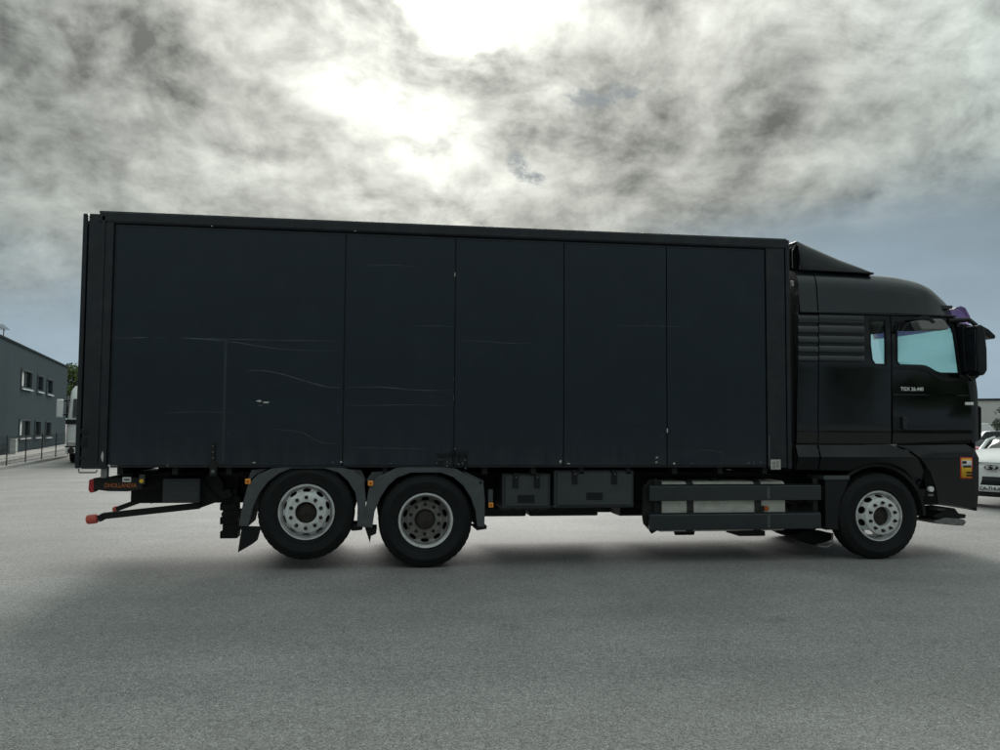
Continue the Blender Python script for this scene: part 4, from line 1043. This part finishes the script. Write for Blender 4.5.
# the white lorry behind the box body
lo = G(100, 463.4)
lr = thing('white_lorry', 'white lorry parked behind the rear of the black box truck', 'lorry', lo, R(-80))
secs = []
for z, xf, hw in ((.42, .02, 1.16), (.62, .10, 1.22), (1.0, .12, 1.24), (1.75, .08, 1.24), (2.35, -.06, 1.20), (2.85, -.22, 1.14), (3.02, -.40, 1.05)):
    r = .22; P = []
    for (cx_, cy_, a0) in ((xf - r, hw - r, 90), (xf - r, -(hw - r), 0)):
        P += [(cx_ + r * math.cos(R(a0 - 90 * t / 4)), cy_ + r * math.sin(R(a0 - 90 * t / 4)), z) for t in range(5)]
    P += [(-2.1, -hw, z), (-2.1, hw, z)]; secs.append(P)
MB().loft(secs, close=True).build('cab', 'white_paint', lr)
MB().prism_y([(.065, 1.78), (-.075, 2.5), (-.03, 2.5), (.115, 1.78)], -1.02, 1.02).build('windscreen', 'dark_glass', lr)
for k in range(4): MB().box(.06, .15, -.8, .8, .78 + k * .2, .9 + k * .2).build('grille_bar', 'plastic', lr, bevel=.01)
for z0_, z1_ in ((1.52, 1.70), (.62, .68)): MB().box(-.3, .155, -1.245, 1.245, z0_, z1_).build('dark_trim', 'plastic', lr, bevel=.02)
for s_ in (-1, 1): MB().prism_y([(.10, 1.75), (-.12, 2.62), (-.62, 2.62), (-.5, 1.75)], s_ * 1.245 - .01, s_ * 1.245 + .005).build('door_window', 'dark_glass', lr)
MB().box(-.05, .17, -1.2, 1.2, .40, .62).build('bumper', 'white_paint', lr, bevel=.03)
for s_ in (-1, 1):
    MB().box(.02, .165, min(s_ * .85, s_ * 1.15), max(s_ * .85, s_ * 1.15), .66, .86).build('headlight', 'chrome', lr, bevel=.03)
    MB().cyl((.1, s_ * 1.02, .5), (.19, s_ * 1.02, .5), .12, 16).build('fog_lamp', 'bark', lr)
    mi = MB().box(-.16, .08, min(s_ * 1.36, s_ * 1.60), max(s_ * 1.36, s_ * 1.60), 1.78, 2.48).build('mirror', 'white_paint', lr, bevel=.05)
    for z in (1.86, 2.4): MB().tube([(-.1, s_ * 1.15, z + .05), (-.02, s_ * 1.45, z)], .03).build('mirror_arm', 'plastic', lr)
    MB().tube([(.10, s_ * .3, 1.70), (.06, s_ * .75, 1.86), (.0, s_ * .95, 2.1)], .02).build('wiper', 'black_print', lr)
    for xw in (-1.25, -5.2, -6.5):
        m = MB(); m.lathe([(.0, s_ * 1.18), (.26, s_ * 1.18), (.30, s_ * 1.20), (.48, s_ * 1.20), (.5, s_ * 1.16), (.5, s_ * .9), (.0, s_ * .9)], xw, .5, 32); m.build('wheel', 'rubber', lr)
MB().box(-8.6, -2.4, -1.25, 1.25, 1.15, 3.0).build('load_body', 'white_paint', lr, bevel=.03)
MB().box(-8.4, -.4, -.45, .45, .6, .95).build('chassis', 'under', lr)
d = ray(70, 423); d.z = 0; d.normalize()
tp = CAM + d * 84; tree((tp.x, tp.y, 0), 6.7, 2.3, 'round green tree behind the far corner of the grey building', n=3400, leaf=.24)

# ------------------------------------------------------------------ background, right
def car(name, label, loc, rz, mat, s=1.0, van=False, roof=1.5, plate=None, emblem=False, group=None):
    c = thing(name, label, 'car' if not van else 'van', loc, rz, group)
    st_ = [(-2.12, .66, .42, .86), (-2.04, .82, .30, .96), (-1.5, .87, .22, 1.0), (-.6, .885, .2, .99), (.4, .885, .2, 1.0), (1.0, .875, .21, 1.02), (1.55, .85, .23, .96), (1.88, .79, .25, .88), (2.04, .72, .27, .80), (2.12, .60, .32, .70)]
    secs = []
    for x, w, z0, z1 in st_:
        h = [(w * .95, z0), (w, z0 + (z1 - z0) * .35), (w * .99, z0 + (z1 - z0) * .72), (w * .93, z1 - .03), (w * .7, z1 + .015), (w * .3, z1 + .035)]
        secs.append([(x * s, y * s, z * s) for y, z in h] + [(x * s, -y * s, z * s) for y, z in reversed(h)])
    MB().loft(secs, close=True).build('body', mat, c, subsurf=2)
    rt = roof if not van else 1.9
    gs = [(.62, .78, 1.0, 1.0), (.38, .74, 1.0, 1.0 + (rt - 1) * .72), (.22, .68, 1.0, rt - .03), (-.4, .67, 1.0, rt), (-1.3, .66, 1.0, rt - .05), (-1.9, .60, .98, rt - .25), (-2.02, .70, .95, 1.05)]
    secs = [[(x * s, w * s * 1.08, z0 * s), (x * s, w * s, z1 * s - .05 * s), (x * s, w * .85 * s, z1 * s), (x * s, -w * .85 * s, z1 * s), (x * s, -w * s, z1 * s - .05 * s), (x * s, -w * s * 1.08, z0 * s)] for x, w, z0, z1 in gs]
    MB().loft(secs, close=True).build('greenhouse', 'dark_glass' if not van else mat, c)
    rs = [[(x * s, w * 1.0 * s, (z1 - .03) * s), (x * s, w * .8 * s, (z1 + .012) * s), (x * s, -w * .8 * s, (z1 + .012) * s), (x * s, -w * 1.0 * s, (z1 - .03) * s)] for x, w, z0, z1 in gs[2:6]]
    MB().loft(rs, cap=False).build('roof', mat, c, solid=.012)
    for sy in (-1, 1):
        MB().tube([(x * s, sy * w * s * 1.03, (z1 - .02) * s) for x, w, z0, z1 in gs[:3]], .035 * s, 8).build('windscreen_pillar', mat, c)
        MB().box(.75 * s, .9 * s, min(sy * .9, sy * 1.05) * s, max(sy * .9, sy * 1.05) * s, 1.0 * s, 1.13 * s).build('mirror', mat, c, bevel=.03)
        hp = [(1.86, .55), (1.60, .82), (1.80, .80), (2.01, .60)]
        MB().prism_z([(x * s, sy * y * s) for x, y in hp], .68 * s, .80 * s).build('headlight', 'chrome', c, bevel=.02)
        for xw in (1.32, -1.3):
            m = MB(); m.lathe([(.0, sy * .86 * s), (.2 * s, sy * .86 * s), (.22 * s, sy * .88 * s), (.3 * s, sy * .885 * s), (.315 * s, sy * .86 * s), (.315 * s, sy * .68 * s), (.0, sy * .68 * s)], xw * s, .315 * s, 30); w_ = m.build('wheel', 'rubber', c)
            MB().lathe([(.0, sy * .885 * s), (.19 * s, sy * .880 * s), (.20 * s, sy * .865 * s)], xw * s, .315 * s, 20).build('rim', 'rim_silver', w_)
    def front(y, z, d=0):                    # a point on the nose
        return ((2.10 - .30 * (abs(y) / .8) ** 2.2 + d) * s, y * s, z * s)
    def nose(name_, y0, y1, z0, z1, d, mt):
        n = 8; vs = [front(y0 + (y1 - y0) * i / n, z, d) for z in (z0, z1) for i in range(n + 1)]
        MB().add(vs, [(i, i + 1, n + 2 + i, n + 1 + i) for i in range(n)]).build(name_, mt, c, solid=.03)
    nose('bonnet_gap', -.6, .6, .795, .805, .004, 'black_print')
    nose('grille', -.56, .56, .36, .56, .012, 'plastic'); nose('lower_intake', -.6, .6, .21, .29, .0, 'plastic')
    if plate:
        nose('number_plate', -.26, .26, .30, .41, .035, 'white_print')
        text_mesh(plate, .105, 'black_print', c, 'plate_lettering', front(0, .353, .056), (0, 1, 0), (0, 0, 1), bold=.002, sx=.92)
    if emblem:
        el = [(.15 * math.cos(t), .72 + .055 * math.sin(t)) for t in [2 * math.pi * i / 24 for i in range(24)]]
        MB().prism_x([(a * .9 * s, b * s) for a, b in el], 2.02 * s, 2.15 * s).build('emblem', 'chrome', c, bevel=.006)
        MB().prism_x([(a * .76 * s, (.72 + (b - .72) * .78) * s) for a, b in el], 2.1505 * s, 2.155 * s).build('emblem_field', 'black_print', c)
        for pts in ([(-.085, .742), (-.01, .748), (-.03, .735), (-.06, .732), (-.06, .718), (-.03, .716), (-.045, .702), (-.09, .706)], [(.005, .748), (.085, .745), (.04, .69), (.022, .69), (.05, .732), (.01, .73)]):
            MB().prism_x([(a * s, b * s) for a, b in pts], 2.1555 * s, 2.159 * s).build('emblem_mark', 'white_print', c)
    return c
wc = G(990, 508)
dcar = Vector((wc.x - CAM.x, wc.y - CAM.y)).normalized()
wcar = wc + Vector((dcar.x, dcar.y, 0)) * 2.0 + Vector((dcar.y, -dcar.x, 0)) * .96
car('white_car', 'white car facing the camera beside the front of the black truck', (wcar.x, wcar.y, 0), math.atan2(-dcar.y, -dcar.x) - R(22), 'white_paint', 1.14, plate='CA-714-XR', emblem=True, roof=1.27)
def at_dist(px_, dist):
    d = ray(px_, 428); d.z = 0; d.normalize(); p = CAM + d * dist; return Vector((p.x, p.y, 0)), d
p, d = at_dist(962, 33); side = Vector((d.y, -d.x, 0)); p = p - side * 1.0
car('red_car', 'red car partly hidden between the black truck and the white car', p, math.atan2(side.y, side.x), 'red_paint')
p, d = at_dist(990, 120); side = Vector((d.y, -d.x, 0)); car('white_van', 'small white van parked far off before the pale warehouse', p, math.atan2(side.y, side.x) + .5, 'white_paint', 1.15, van=True)
p, d = at_dist(986, 62); car('grey_hatchback', 'grey car parked behind the white car, in front of the far van', p, math.atan2(d.y, d.x) + 1.9, 'grey_paint', .95)
p, d = at_dist(1010, 190); wz = 1.6 + 190 * (427.5 - 404.8) / F_PX / math.cos(R(29))
wh = thing('warehouse', 'long low pale grey warehouse on the horizon at the right', 'warehouse', p, math.atan2(d.y, d.x) - R(90))
MB().box(-16, 60, 0, 40, 0, wz - .4).build('wall', 'warehouse', wh)
MB().box(-16.3, 60.3, -.3, 40.3, wz - .39, wz).build('roof_edge', 'flashing', wh)
for k in range(5): MB().box(-12 + k * 12, -7 + k * 12, -.12, -.01, 0, 4.2).build('loading_door', 'window_frame', wh)
p, d = at_dist(1001, 70); tree(p, 3.1, 1.0, 'small grey-green young tree at the right edge before the warehouse', 'leaf_grey', 900, .16)
# wood behind the photographer, mirrored darkly in the cab's paint
bl = []
for k in range(70):
    x = -70 + k * 2.4 + random.uniform(-1, 1); y = -46 + random.uniform(-4, 4); h = random.uniform(4.5, 8.5)
    for j in range(3): bl.append((Vector((x + random.uniform(-1, 1), y, h * (.25 + .28 * j))), Vector((2.2, 2.0, h * .2))))
tag(leaves(16000, bl, 1.0).build('wood', 'leaf', None, smooth=0), 'dark wood seen only as a reflection in the black cab paint', 'wood', kind='stuff')

# loose grit on the tarmac
gr_ = MB()
for _ in range(900):
    dd = 3.2 + 9 * random.random() ** 1.6; az = YAW + R(random.uniform(-34, 34)); c = Vector((CAM.x - math.sin(az) * dd, CAM.y + math.cos(az) * dd, 0))
    r = random.uniform(.0015, .0042) * (1.6 if random.random() < .06 else 1); a = random.random() * 6.28
    gr_.add([c + Vector((math.cos(a + t * 1.57) * r * random.uniform(.7, 1.3), math.sin(a + t * 1.57) * r * random.uniform(.7, 1.3), .0005)) for t in range(4)] + [c + Vector((0, 0, r * 1.1))], [(0, 1, 4), (1, 2, 4), (2, 3, 4), (3, 0, 4)])
tag(gr_.build('grit', 'concrete', None, smooth=0), kind='stuff')
